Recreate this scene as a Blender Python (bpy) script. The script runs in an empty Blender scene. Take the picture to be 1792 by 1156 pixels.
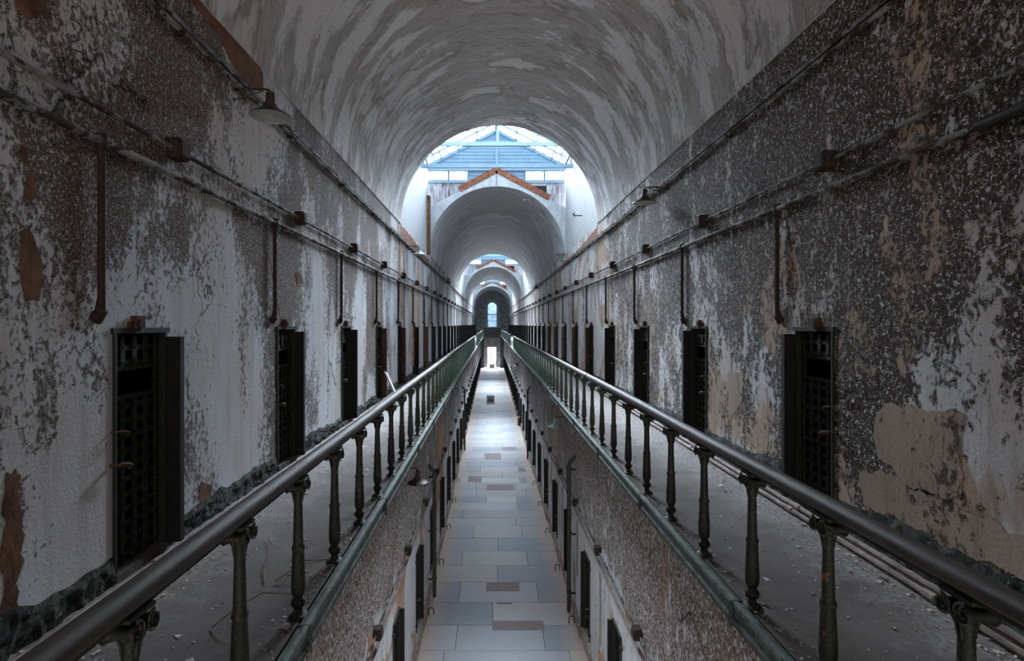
import bpy, bmesh, math, random
from mathutils import Vector, Matrix, noise as mnoise
R_ = random.Random(7)
scene = bpy.context.scene
C = scene.collection
PI = math.pi

# ------------------------------------------------------------------ camera
EYE = 1.89                      # eye height above the gallery floor (z = 0)
F_PX = 950.0
cam = bpy.data.cameras.new('camera')
cam.sensor_width = 36.0
cam.lens = F_PX / 1792 * 36.0
cam.shift_x = 37 / 1792
cam.shift_y = -11 / 1792
cam.clip_end = 500
camo = bpy.data.objects.new('camera', cam)
C.objects.link(camo)
camo.location = (-0.25, 0, EYE)
camo.rotation_euler = (PI / 2, 0, 0)
scene.camera = camo

# ------------------------------------------------------------------ world: bright overcast sky
W = bpy.data.worlds.new('overcast_sky')
scene.world = W
W.use_nodes = True
nt = W.node_tree
nt.nodes.clear()
wo = nt.nodes.new('ShaderNodeOutputWorld')
bg = nt.nodes.new('ShaderNodeBackground')
bg.inputs['Color'].default_value = (0.80, 0.90, 1.0, 1)
# overcast sky with one brighter region, low over the far end of the hall
SKY_TOP, SKY_FRONT = 1.5, 80.0
_g = nt.nodes.new('ShaderNodeTexCoord')
_d = nt.nodes.new('ShaderNodeVectorMath'); _d.operation = 'DOT_PRODUCT'
nt.links.new(_g.outputs['Generated'], _d.inputs[0])
_d.inputs[1].default_value = (0, math.cos(math.radians(32)), math.sin(math.radians(32)))
_m = nt.nodes.new('ShaderNodeMapRange'); _m.interpolation_type = 'SMOOTHSTEP'
nt.links.new(_d.outputs['Value'], _m.inputs['Value'])
for _k, _v in zip(('From Min', 'From Max', 'To Min', 'To Max'), (0.855, 0.985, SKY_TOP, SKY_FRONT)): _m.inputs[_k].default_value = _v
nt.links.new(_m.outputs[0], bg.inputs['Strength'])
nt.links.new(bg.outputs[0], wo.inputs[0])
# added fill lamp behind the viewer; the back wall has no window
_L = bpy.data.lights.new('rear_fill', 'AREA')
_L.shape = 'RECTANGLE'; _L.size = 4.6; _L.size_y = 6.5; _L.energy = 160; _L.color = (1.0, 0.89, 0.80)
_o = bpy.data.objects.new('rear_fill', _L); C.objects.link(_o)
_o.location = (0, -13.2, 2.8); _o.rotation_euler = (PI / 2 + math.radians(28), 0, 0)
_L2 = bpy.data.lights.new('rear_lower_fill', 'AREA')  # second added fill, brightens the ground storey from behind the viewer
_L2.shape = 'RECTANGLE'; _L2.size = 3.0; _L2.size_y = 3.0; _L2.energy = 420; _L2.color = (1.0, 0.89, 0.80)
_o = bpy.data.objects.new('rear_lower_fill', _L2); C.objects.link(_o)
_o.location = (0, -13.4, -3.6); _o.rotation_euler = (PI / 2, 0, 0)

scene.view_settings.view_transform = 'Standard'
scene.view_settings.look = 'None'
scene.view_settings.gamma = 1
scene.view_settings.use_curve_mapping = False
scene.view_settings.exposure = 1.4
try:
    scene.cycles.max_bounces = 10
    scene.cycles.diffuse_bounces = 8
    scene.cycles.transparent_max_bounces = 16
    scene.cycles.use_denoising = True
    scene.cycles.caustics_reflective = False
    scene.cycles.caustics_refractive = False
    scene.cycles.sample_clamp_indirect = 8
except Exception:
    pass

# ------------------------------------------------------------------ layout of the block
RV = 3.0                        # half width of the upper hall and radius of the vault
SPR = 4.94                      # springing of the vault
EDGE = 1.387                    # gallery edge
LW = 2.03                       # lower wall
FLZ = -5.84                     # lower floor
YB = -14.0                       # back of what is built
YE = 98.0
STEP = 3.02
BAYS = [None, (16.5, 23.75), (46.7, 57.0), (74.0, 86.0)]     # open, glass-roofed bays
EAVE = 8.95
RIDGE = 10.5

def portal(y0, y1, zz=EAVE + 0.02):
    L = bpy.data.lights.new('sky_portal', 'AREA')
    L.shape = 'RECTANGLE'
    L.size = 5.9
    L.size_y = (y1 - y0)
    L.cycles.is_portal = True
    o = bpy.data.objects.new('sky_portal', L)
    C.objects.link(o)
    o.location = (0, (y0 + y1) / 2, zz)
for b_ in BAYS[1:]:
    portal(b_[0], b_[1])

# ------------------------------------------------------------------ node helpers
class N:
    def __init__(s, name):
        s.m = bpy.data.materials.new(name)
        s.m.use_nodes = True
        s.t = s.m.node_tree
        s.t.nodes.clear()
        s.out = s.t.nodes.new('ShaderNodeOutputMaterial')
        s.b = s.t.nodes.new('ShaderNodeBsdfPrincipled')
        s.t.links.new(s.b.outputs[0], s.out.inputs[0])
        g = s.t.nodes.new('ShaderNodeNewGeometry')
        s.P = g.outputs['Position']
    def put(s, sock, v):
        if isinstance(v, bpy.types.NodeSocket):
            s.t.links.new(v, sock)
        elif isinstance(v, tuple) and len(v) == 3 and sock.type == 'RGBA':
            sock.default_value = (*v, 1)
        else:
            sock.default_value = v
    def noise(s, vec, scale, detail=4, rough=0.6, dist=0.0):
        n = s.t.nodes.new('ShaderNodeTexNoise')
        s.put(n.inputs['Vector'], vec)
        n.inputs['Scale'].default_value = scale
        n.inputs['Detail'].default_value = detail
        n.inputs['Roughness'].default_value = rough
        n.inputs['Distortion'].default_value = dist
        return n.outputs['Fac']
    def vor(s, vec, scale, feature='F1', out='Distance'):
        n = s.t.nodes.new('ShaderNodeTexVoronoi')
        n.feature = feature
        s.put(n.inputs['Vector'], vec)
        n.inputs['Scale'].default_value = scale
        return n.outputs[out]
    def math(s, op, a, b=0.0, clamp=False):
        n = s.t.nodes.new('ShaderNodeMath')
        n.operation = op
        n.use_clamp = clamp
        s.put(n.inputs[0], a)
        s.put(n.inputs[1], b)
        return n.outputs[0]
    def rng(s, v, a, b, c=0.0, d=1.0, smooth=False):
        n = s.t.nodes.new('ShaderNodeMapRange')
        if smooth:
            n.interpolation_type = 'SMOOTHSTEP'
        s.put(n.inputs['Value'], v)
        n.inputs['From Min'].default_value = a
        n.inputs['From Max'].default_value = b
        n.inputs['To Min'].default_value = c
        n.inputs['To Max'].default_value = d
        return n.outputs[0]
    def mix(s, f, a, b, mode='MIX'):
        n = s.t.nodes.new('ShaderNodeMix')
        n.data_type = 'RGBA'
        n.blend_type = mode
        s.put(n.inputs[0], f)
        s.put(n.inputs[6], a)
        s.put(n.inputs[7], b)
        return n.outputs[2]
    def mul(s, vec, k, loc=(0, 0, 0)):
        n = s.t.nodes.new('ShaderNodeMapping')
        s.put(n.inputs['Vector'], vec)
        n.inputs['Scale'].default_value = k
        n.inputs['Location'].default_value = loc
        return n.outputs[0]
    def sep(s, vec):
        n = s.t.nodes.new('ShaderNodeSeparateXYZ')
        s.put(n.inputs[0], vec)
        return n.outputs
    def uv(s):
        n = s.t.nodes.new('ShaderNodeTexCoord')
        return n.outputs['UV']
    def attr(s, name):
        n = s.t.nodes.new('ShaderNodeAttribute')
        n.attribute_name = name
        return n.outputs['Color']
    def obj_rand(s):
        n = s.t.nodes.new('ShaderNodeObjectInfo')
        return n.outputs['Random']
    def bump(s, h, strength=0.5, dist=0.01):
        n = s.t.nodes.new('ShaderNodeBump')
        n.inputs['Strength'].default_value = strength
        n.inputs['Distance'].default_value = dist
        s.put(n.inputs['Height'], h)
        s.t.links.new(n.outputs[0], s.b.inputs['Normal'])
    def fin(s, col, rough=0.9, metal=0.0, spec=0.3):
        s.put(s.b.inputs['Base Color'], col)
        s.put(s.b.inputs['Roughness'], rough)
        s.b.inputs['Metallic'].default_value = metal
        s.b.inputs['Specular IOR Level'].default_value = spec
        return s.m

def peeling_wall(name, paint_a, paint_b, tan, under_a, under_b, cover, seed=0.0, upper=0.0, bay_less=0.12,
                 flake=15.0, tan_amt=0.0, split=None, big_w=1.0, fine_w=1.05, chip=0.60, fz=0.8, mid_w=0.55):
    """flaking painted plaster: COVER moves how much of the paint is gone"""
    n = N(name)
    P = n.mul(n.P, (1, 1, 1), (seed, seed * 1.7, seed * 0.6))
    V = n.mul(P, (1, 1, 0.42))
    big = n.noise(V, 0.62, 5, 0.62, 0.6)
    mid = n.noise(V, 2.6, 5, 0.65, 0.4)
    fine = n.noise(n.mul(P, (1, 1, fz)), flake, 7, 0.72, 0.5)
    t = n.math('ADD', n.math('MULTIPLY', big, big_w), n.math('MULTIPLY', mid, mid_w))
    t = n.math('ADD', t, n.math('MULTIPLY', fine, fine_w))
    x, y, z = n.sep(n.P)[0:3]
    # more is gone above the doors, less in the glass-roofed bays that were repainted
    t = n.math('ADD', t, n.rng(z, 0.2, 2.6, -upper, upper))
    t = n.math('SUBTRACT', t, n.rng(y, 13.5, 16.5, 0.0, bay_less))
    if split is not None:
        t = n.math('ADD', t, n.rng(n.math('ADD', z, n.math('MULTIPLY', n.noise(P, 2.0, 4), 0.9)), split[0] + .30, split[0] + .55, -split[1], split[1]))
    T = (big_w + mid_w + fine_w) / 2 + (0.5 - cover) * 0.5
    gone = n.rng(t, T - 0.008, T + 0.008)
    thin = n.rng(t, T - 0.045, T - 0.008)
    pc = n.mix(n.rng(n.noise(V, 1.1, 5, 0.6), 0.38, 0.62), paint_a, paint_b)
    if tan_amt > 0:
        tn = n.noise(n.mul(P, (1, 1, 0.8), (3, 9, 4)), 0.55, 4, 0.6, 0.8)
        pc = n.mix(n.rng(tn, 0.60 - tan_amt, 0.63 - tan_amt), pc, tan)
    streak = n.noise(n.mul(P, (7, 7, 0.5)), 1.0, 5, 0.7)
    pc = n.mix(n.rng(streak, 0.5, 0.85, 0, 0.55), pc, (0.26, 0.21, 0.17), 'MULTIPLY')
    pc = n.mix(n.math('MULTIPLY', thin, 0.25), pc, under_b)
    uc = n.mix(n.rng(n.noise(P, flake * 2.2, 4, 0.7), 0.38, 0.62), under_a, under_b)
    chips = n.rng(n.noise(P, flake * 2.9, 3, 0.6, 1.0), chip, chip + 0.04)
    uc = n.mix(n.math('MULTIPLY', chips, 0.9), uc, paint_b)
    col = n.mix(gone, pc, uc)
    # hairline cracks
    wob = n.noise(P, 3.0, 3)
    vv = n.t.nodes.new('ShaderNodeVectorMath'); vv.operation = 'ADD'
    n.put(vv.inputs[0], n.mul(P, (1, 1, 0.35)))
    cmb = n.t.nodes.new('ShaderNodeCombineXYZ')
    n.put(cmb.inputs[0], n.math('MULTIPLY', wob, 0.5)); n.put(cmb.inputs[1], n.math('MULTIPLY', wob, 0.5))
    n.put(vv.inputs[1], cmb.outputs[0])
    cr = n.vor(vv.outputs[0], 0.55, 'DISTANCE_TO_EDGE')
    crack = n.math('MULTIPLY', n.rng(cr, 0.0, 0.006, 1, 0), n.rng(n.noise(P, 0.9, 2), 0.5, 0.58))
    col = n.mix(crack, col, (0.03, 0.02, 0.015))
    h = n.math('SUBTRACT', n.math('MULTIPLY', n.noise(P, flake * 1.6, 5, 0.7), 0.45), n.math('MULTIPLY', gone, 0.55))
    h = n.math('SUBTRACT', h, crack)
    h = n.math('ADD', h, n.math('MULTIPLY', thin, 0.30))
    n.bump(h, 1.0, 0.025)
    return n.fin(col, 0.85, spec=0.25)

WL = peeling_wall('peeling_paint_left', (0.53, 0.485, 0.465), (0.60, 0.62, 0.66), (0.4, 0.35, 0.3),
                  (0.045, 0.028, 0.020), (0.17, 0.115, 0.080), 0.37, seed=2.0, upper=0.09, flake=20, big_w=1.5, fine_w=0.95, chip=0.57)
WR = peeling_wall('peeling_paint_right', (0.50, 0.44, 0.40), (0.66, 0.67, 0.70), (0.44, 0.33, 0.25),
                  (0.012, 0.008, 0.006), (0.105, 0.070, 0.048), 0.57, seed=11.0, upper=0.06, flake=12.5, tan_amt=0.07, bay_less=0.24, big_w=0.7, mid_w=1.05, fine_w=1.1, chip=0.57)
WLL = peeling_wall('lower_wall_paint', (0.70, 0.68, 0.66), (0.80, 0.81, 0.84), (0.55, 0.36, 0.24),
                   (0.065, 0.045, 0.034), (0.36, 0.275, 0.215), 0.46, seed=5.0, upper=0.0, flake=8.5, fz=0.4, chip=0.54, tan_amt=0.03, split=(-2.75, 0.19), bay_less=0.06, fine_w=1.5)

def vault_mat():
    n = N('scuffed_vault_plaster')
    U = n.uv()          # u = arc length, v = along the hall
    A = n.mul(U, (0.55, 1.7, 1))
    sm = n.noise(n.mul(U, (0.26, 0.55, 1), (4.3, 1.9, 0)), 1.0, 5, 0.6, 0.35)     # smooth skim coats
    smooth = n.rng(sm, 0.545, 0.56)
    rim = n.math('MULTIPLY', n.rng(sm, 0.525, 0.548), n.rng(sm, 0.575, 0.552))
    s1 = n.noise(n.mul(U, (2.2, 10.0, 1)), 1.0, 10, 0.84, 0.15)
    s2 = n.noise(n.mul(U, (6, 26, 1)), 1.0, 9, 0.84, 0.15)
    base = n.mix(n.rng(n.noise(A, 1.2, 5), 0.35, 0.65), (0.52, 0.51, 0.495), (0.66, 0.655, 0.65))
    dark = n.rng(s1, 0.51, 0.60)
    base = n.mix(n.math('MULTIPLY', dark, 0.65), base, (0.22, 0.20, 0.18))
    base = n.mix(n.math('MULTIPLY', n.rng(s2, 0.52, 0.60), 0.6), base, (0.24, 0.215, 0.19))
    wh = n.math('ADD', n.math('MULTIPLY', n.noise(n.mul(U, (0.7, 2.2, 1), (9, 3, 0)), 1.0, 4, 0.6), 1.0), n.math('MULTIPLY', s2, 0.7))
    u = n.sep(U)[0]
    side = n.rng(n.math('ABSOLUTE', n.math('SUBTRACT', u, PI * RV / 2)), 0.6, 2.6, -0.10, 0.09)
    side = n.math('SUBTRACT', side, n.rng(n.math('ABSOLUTE', n.math('SUBTRACT', u, PI * RV / 2)), 3.6, 4.4, 0.0, 0.05))
    wm = n.rng(n.math('ADD', wh, side), 0.905, 0.918)
    base = n.mix(wm, base, (0.90, 0.91, 0.93))
    pits = n.rng(n.noise(n.mul(U, (9, 14, 1)), 1.0, 4, 0.7), 0.63, 0.66)
    base = n.mix(n.math('MULTIPLY', pits, 0.8), base, (0.10, 0.075, 0.06))
    sk = n.mix(n.rng(n.noise(n.mul(U, (1.2, 6, 1)), 1.5, 5), 0.3, 0.7), (0.64, 0.635, 0.625), (0.71, 0.705, 0.70))
    col = n.mix(smooth, base, sk)
    col = n.mix(n.math('MULTIPLY', rim, 0.5), col, (0.20, 0.165, 0.13))
    v = n.sep(U)[1]
    later = n.rng(v, 22.0, 24.0)
    col = n.mix(n.math('MULTIPLY', later, 0.45), col, n.mix(dark, (0.56, 0.56, 0.57), (0.34, 0.32, 0.31)))
    rough_h = n.math('ADD', n.math('MULTIPLY', s1, 0.7), n.math('MULTIPLY', s2, 0.5))
    h = n.math('MULTIPLY', rough_h, n.rng(smooth, 0, 1, 1.0, 0.15))
    h = n.math('ADD', h, n.math('MULTIPLY', smooth, 0.35))
    h = n.math('ADD', h, n.math('MULTIPLY', wm, 0.15))
    n.bump(h, 1.0, 0.05)
    return n.fin(col, 0.9)
VAULT = vault_mat()

def simple(name, a, b, scale=12, rough=0.8, metal=0.0, c=None, bump=0.3, dist=0.004, thr=(0.4, 0.6), stretch=(1, 1, 1), spec=0.3, cthr=0.6):
    n = N(name)
    P = n.mul(n.P, stretch)
    f = n.noise(P, scale, 6, 0.65)
    col = n.mix(n.rng(f, *thr), a, b)
    if c is not None:
        g = n.noise(n.mul(n.P, stretch, (5, 2, 8)), scale * 0.7, 5, 0.7)
        col = n.mix(n.rng(g, cthr, cthr + 0.03), col, c)
    n.bump(f, bump, dist)
    return n.fin(col, rough, metal, spec)

M = {}
M['bay_white'] = simple('white_washed_bay_wall', (0.36, 0.375, 0.39), (0.46, 0.48, 0.50), 6, 0.9, c=(0.32, 0.30, 0.28), stretch=(1, 2.2, 0.35), cthr=0.62)
M['iron'] = simple('flaking_green_black_iron', (0.006, 0.008, 0.006), (0.020, 0.026, 0.018), 60, 0.6, 0.0, c=(0.08, 0.10, 0.06), cthr=0.64, bump=0.6)
def baluster_mat():
    n = N('green_painted_baluster_iron')
    f = n.noise(n.P, 55, 5, 0.7)
    y = n.sep(n.P)[1]
    fresh = n.rng(n.math('ADD', y, n.math('MULTIPLY', n.noise(n.P, 1.2, 3), 8)), 11, 23)
    worn = n.mix(n.rng(f, 0.42, 0.6), (0.006, 0.008, 0.006), (0.018, 0.023, 0.016))
    gr = n.mix(n.rng(f, 0.42, 0.62), (0.10, 0.165, 0.125), (0.27, 0.37, 0.30))
    col = n.mix(fresh, worn, gr)
    col = n.mix(n.rng(n.noise(n.P, 22, 4, 0.7), 0.60, 0.63), col, (0.11, 0.045, 0.02))
    col = n.mix(n.rng(n.noise(n.P, 38, 3, 0.6), 0.64, 0.67), col, (0.008, 0.008, 0.007))
    n.bump(f, 0.7, 0.005)
    return n.fin(col, 0.6)
M['baluster'] = baluster_mat()
M['fascia'] = simple('chipped_green_edge_iron', (0.045, 0.060, 0.052), (0.095, 0.122, 0.108), 14, 0.65, c=(0.035, 0.035, 0.028), bump=0.5, dist=0.008, cthr=0.56, stretch=(1, 0.6, 1))
M['rail_wood'] = simple('dark_worn_rail_wood', (0.028, 0.021, 0.018), (0.060, 0.046, 0.040), 9, 0.6, stretch=(6, 0.35, 6), c=(0.16, 0.12, 0.10), cthr=0.64, bump=0.25, spec=0.25)
M['flat_iron'] = simple('dark_flat_bar', (0.010, 0.009, 0.008), (0.03, 0.025, 0.02), 30, 0.5)
M['lattice'] = simple('mottled_lattice_strap', (0.005, 0.006, 0.004), (0.035, 0.042, 0.024), 24, 0.6, c=(0.16, 0.18, 0.11), cthr=0.64, bump=0.6)
M['door_wood'] = simple('blackened_door_plank', (0.004, 0.004, 0.004), (0.012, 0.010, 0.009), 14, 0.7, stretch=(1, 3, 0.3))
M['brown_wood'] = simple('reddish_brown_door_plank', (0.060, 0.028, 0.020), (0.12, 0.06, 0.045), 10, 0.7, stretch=(1, 3, 0.3))
M['rust'] = simple('rusted_iron', (0.045, 0.022, 0.014), (0.115, 0.058, 0.036), 40, 0.85, bump=0.7)
M['rust_dark'] = simple('dark_rusted_box', (0.016, 0.010, 0.008), (0.045, 0.026, 0.019), 40, 0.8, bump=0.6)
M['conduit'] = simple('grey_painted_conduit', (0.12, 0.115, 0.11), (0.29, 0.29, 0.285), 9, 0.75, c=(0.05, 0.033, 0.025), stretch=(1, 0.5, 1), bump=0.5, cthr=0.50, spec=0.12)
M['pipe'] = simple('dusty_floor_pipe', (0.13, 0.095, 0.082), (0.27, 0.215, 0.19), 8, 0.7, stretch=(1, 0.5, 1), c=(0.07, 0.03, 0.02), cthr=0.62, bump=0.4)
M['drain'] = simple('dark_green_drain_pipe', (0.015, 0.020, 0.016), (0.055, 0.065, 0.055), 20, 0.5, stretch=(1, 1, 0.4))
M['shade'] = simple('dark_enamel_shade', (0.018, 0.013, 0.011), (0.055, 0.035, 0.026), 20, 0.45, bump=0.2)
M['shade_teal'] = simple('pale_teal_enamel_shade', (0.16, 0.27, 0.27), (0.30, 0.40, 0.40), 20, 0.45, bump=0.2)
M['shade_in'] = simple('pale_enamel_inside', (0.26, 0.28, 0.27), (0.36, 0.38, 0.37), 10, 0.45, bump=0.1)
M['brick'] = None
def brick_mat(name, a, b, mortar, s=1.0):
    n = N(name)
    br = n.t.nodes.new('ShaderNodeTexBrick')
    x, y, z = n.sep(n.P)[0:3]
    cmb = n.t.nodes.new('ShaderNodeCombineXYZ')
    n.put(cmb.inputs[0], n.math('ADD', x, y)); n.put(cmb.inputs[1], z)
    n.put(br.inputs['Vector'], cmb.outputs[0])
    br.inputs['Scale'].default_value = 1.0
    br.inputs['Brick Width'].default_value = 0.22
    br.inputs['Row Height'].default_value = 0.075
    br.inputs['Mortar Size'].default_value = 0.006
    br.inputs['Color1'].default_value = (*a, 1)
    br.inputs['Color2'].default_value = (*b, 1)
    br.inputs['Mortar'].default_value = (*mortar, 1)
    f = n.noise(n.P, 9, 6, 0.7)
    col = n.mix(n.rng(f, 0.35, 0.65, 0, 0.85), br.outputs['Color'], (0.06, 0.035, 0.022))
    n.bump(n.math('SUBTRACT', f, br.outputs['Fac']), 0.8, 0.012)
    return n.fin(col, 0.95)
M['brick'] = brick_mat('bare_brown_brick', (0.26, 0.115, 0.055), (0.20, 0.085, 0.04), (0.22, 0.15, 0.10))
M['brick_red'] = brick_mat('weathered_red_brick', (0.34, 0.10, 0.055), (0.44, 0.17, 0.09), (0.10, 0.07, 0.06))
M['brown_plaster'] = simple('bare_brown_render', (0.075, 0.034, 0.018), (0.20, 0.10, 0.055), 7, 0.95, bump=0.9, dist=0.02, c=(0.33, 0.20, 0.13), cthr=0.64, stretch=(1, 1, 0.7))
M['orange'] = simple('peach_bare_patch', (0.46, 0.22, 0.12), (0.66, 0.45, 0.33), 4, 0.9, bump=0.7, c=(0.16, 0.08, 0.045), stretch=(1, 1, .5))
M['tan_patch'] = peeling_wall('tan_plaster_patch', (0.34, 0.265, 0.21), (0.42, 0.335, 0.27), (0.4, 0.3, 0.2), (0.03, 0.02, 0.015), (0.13, 0.085, 0.06), 0.12, seed=21.0, flake=18, big_w=0.9)
M['footing'] = simple('dusty_peach_footing', (0.22, 0.17, 0.145), (0.42, 0.34, 0.29), 7, 0.9, bump=0.6)
M['boards'] = None
def board_mat():
    n = N('weathered_grey_boards')
    x, y, z = n.sep(n.P)[0:3]
    f = n.noise(n.mul(n.P, (7, 7, 0.9)), 1.6, 6, 0.75)
    col = n.mix(n.rng(f, 0.35, 0.65), (0.13, 0.11, 0.12), (0.52, 0.53, 0.58))
    col = n.mix(n.rng(n.noise(n.mul(n.P, (5, 5, 1.1), (3, 4, 5)), 1.3, 5), 0.56, 0.66), col, (0.16, 0.07, 0.03))
    n.bump(f, 0.6, 0.01)
    return n.fin(col, 0.9)
M['boards'] = board_mat()
M['blue'] = simple('pale_blue_painted_metal', (0.17, 0.26, 0.33), (0.20, 0.30, 0.37), 5, 0.5, bump=0.05)
M['blue_siding'] = simple('pale_blue_siding', (0.145, 0.235, 0.31), (0.175, 0.27, 0.35), 3, 0.6, bump=0.05)
M['kerb_stone'] = simple('dusty_threshold_stone', (0.36, 0.33, 0.30), (0.50, 0.47, 0.44), 6, 0.9)
M['void'] = simple('painted_shade_black', (0.006, 0.006, 0.006), (0.010, 0.009, 0.009), 5, 0.95)  # near-black colour stands in for the shade of unlit hollows
M['grey_end'] = simple('grey_end_wall_plaster', (0.20, 0.195, 0.19), (0.36, 0.355, 0.35), 2.2, 0.9, c=(0.11, 0.08, 0.065), cthr=0.6, bump=0.5)
M['dark_timber'] = simple('dark_balcony_timber', (0.05, 0.045, 0.042), (0.12, 0.11, 0.10), 4, 0.8, c=(0.18, 0.08, 0.04), cthr=0.66)
M['leaf'] = simple('green_leaf', (0.10, 0.26, 0.06), (0.22, 0.45, 0.10), 6, 0.6)
M['gravel'] = simple('pale_yard_ground', (0.45, 0.44, 0.42), (0.62, 0.60, 0.58), 4, 0.9)
M['pink_wall'] = simple('faded_pink_wall', (0.45, 0.27, 0.25), (0.60, 0.42, 0.40), 3, 0.9)
M['vine'] = simple('dry_stem', (0.10, 0.07, 0.05), (0.2, 0.14, 0.09), 8, 0.9)
M['blue_paint'] = simple('blue_enamel', (0.02, 0.10, 0.22), (0.03, 0.14, 0.28), 8, 0.5)

def glass_mat():
    n = N('skylight_glass')
    tr = n.t.nodes.new('ShaderNodeBsdfTransparent')
    tr.inputs[0].default_value = (0.97, 0.985, 1, 1)
    gl = n.t.nodes.new('ShaderNodeBsdfGlossy')
    gl.inputs['Roughness'].default_value = 0.05
    mx = n.t.nodes.new('ShaderNodeMixShader')
    mx.inputs[0].default_value = 0.06
    n.t.links.new(tr.outputs[0], mx.inputs[1])
    n.t.links.new(gl.outputs[0], mx.inputs[2])
    n.t.links.new(mx.outputs[0], n.out.inputs[0])
    return n.m
M['glass'] = glass_mat()

def slab_mat():
    n = N('worn_bluestone_slab')
    a = n.attr('tone')
    f = n.noise(n.mul(n.P, (1.0, 2.4, 1)), 1.3, 6, 0.65, 1.5)
    g = n.noise(n.P, 28, 5, 0.7)
    col = n.mix(n.rng(f, 0.35, 0.65, 0, 0.28), a, (0.36, 0.40, 0.46))
    col = n.mix(n.rng(g, 0.45, 0.7, 0, 0.22), col, (0.68, 0.67, 0.66))
    # sandy wash that gathered along the walls
    x = n.sep(n.P)[0]
    ed = n.math('ADD', n.math('ABSOLUTE', x), n.math('MULTIPLY', n.noise(n.P, 1.6, 4), 0.7))
    col = n.mix(n.rng(ed, 1.75, 2.3, 0, 0.75), col, (0.66, 0.50, 0.40))
    vein = n.rng(n.noise(n.mul(n.P, (1.2, 4, 1)), 2.2, 3, 0.5, 2.0), 0.60, 0.63)
    col = n.mix(n.math('MULTIPLY', vein, 0.15), col, (0.2, 0.22, 0.26))
    n.bump(n.math('ADD', g, f), 0.25, 0.006)
    return n.fin(col, 0.85, spec=0.12)
M['slab'] = slab_mat()
M['joint'] = simple('dirt_in_the_joints', (0.07, 0.06, 0.05), (0.14, 0.115, 0.10), 10, 0.95)

def gallery_floor_mat():
    n = N('dusty_gallery_floor')
    f = n.noise(n.P, 1.4, 7, 0.65)
    g = n.noise(n.P, 26, 6, 0.75)
    x, y, z = n.sep(n.P)[0:3]
    col = n.mix(n.rng(f, 0.35, 0.65), (0.062, 0.049, 0.045), (0.115, 0.097, 0.090))
    # pale plaster dust lies towards the wall
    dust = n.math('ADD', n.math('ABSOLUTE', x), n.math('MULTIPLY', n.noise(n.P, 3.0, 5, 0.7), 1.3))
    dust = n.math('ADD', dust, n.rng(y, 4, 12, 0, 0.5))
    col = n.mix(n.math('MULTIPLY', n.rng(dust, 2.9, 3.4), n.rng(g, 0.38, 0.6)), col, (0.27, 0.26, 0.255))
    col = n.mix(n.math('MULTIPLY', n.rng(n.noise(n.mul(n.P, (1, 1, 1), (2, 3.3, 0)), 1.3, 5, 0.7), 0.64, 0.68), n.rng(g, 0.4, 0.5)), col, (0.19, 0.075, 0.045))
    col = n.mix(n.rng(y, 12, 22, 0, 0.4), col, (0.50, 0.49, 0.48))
    n.bump(n.math('ADD', n.math('MULTIPLY', f, 2), g), 0.5, 0.012)
    return n.fin(col, 0.8)
M['gallery'] = gallery_floor_mat()
def mould_mat():
    n = N('mouldy_rough_base')
    f = n.noise(n.P, 7, 7, 0.7, 0.8)
    g = n.noise(n.mul(n.P, (1, 1, 1), (8, 1, 3)), 12, 6, 0.75, 1.0)
    col = n.mix(n.rng(f, 0.44, 0.58), (0.012, 0.015, 0.012), (0.080, 0.098, 0.086))
    col = n.mix(n.rng(g, 0.60, 0.66), col, (0.33, 0.37, 0.34))
    n.bump(n.math('ADD', f, g), 1.0, 0.03)
    return n.fin(col, 0.9)
M['mould'] = mould_mat()
M['chips'] = simple('fallen_paint_chips', (0.26, 0.22, 0.20), (0.50, 0.49, 0.48), 20, 0.9, c=(0.08, 0.05, 0.04), cthr=0.55)

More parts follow.
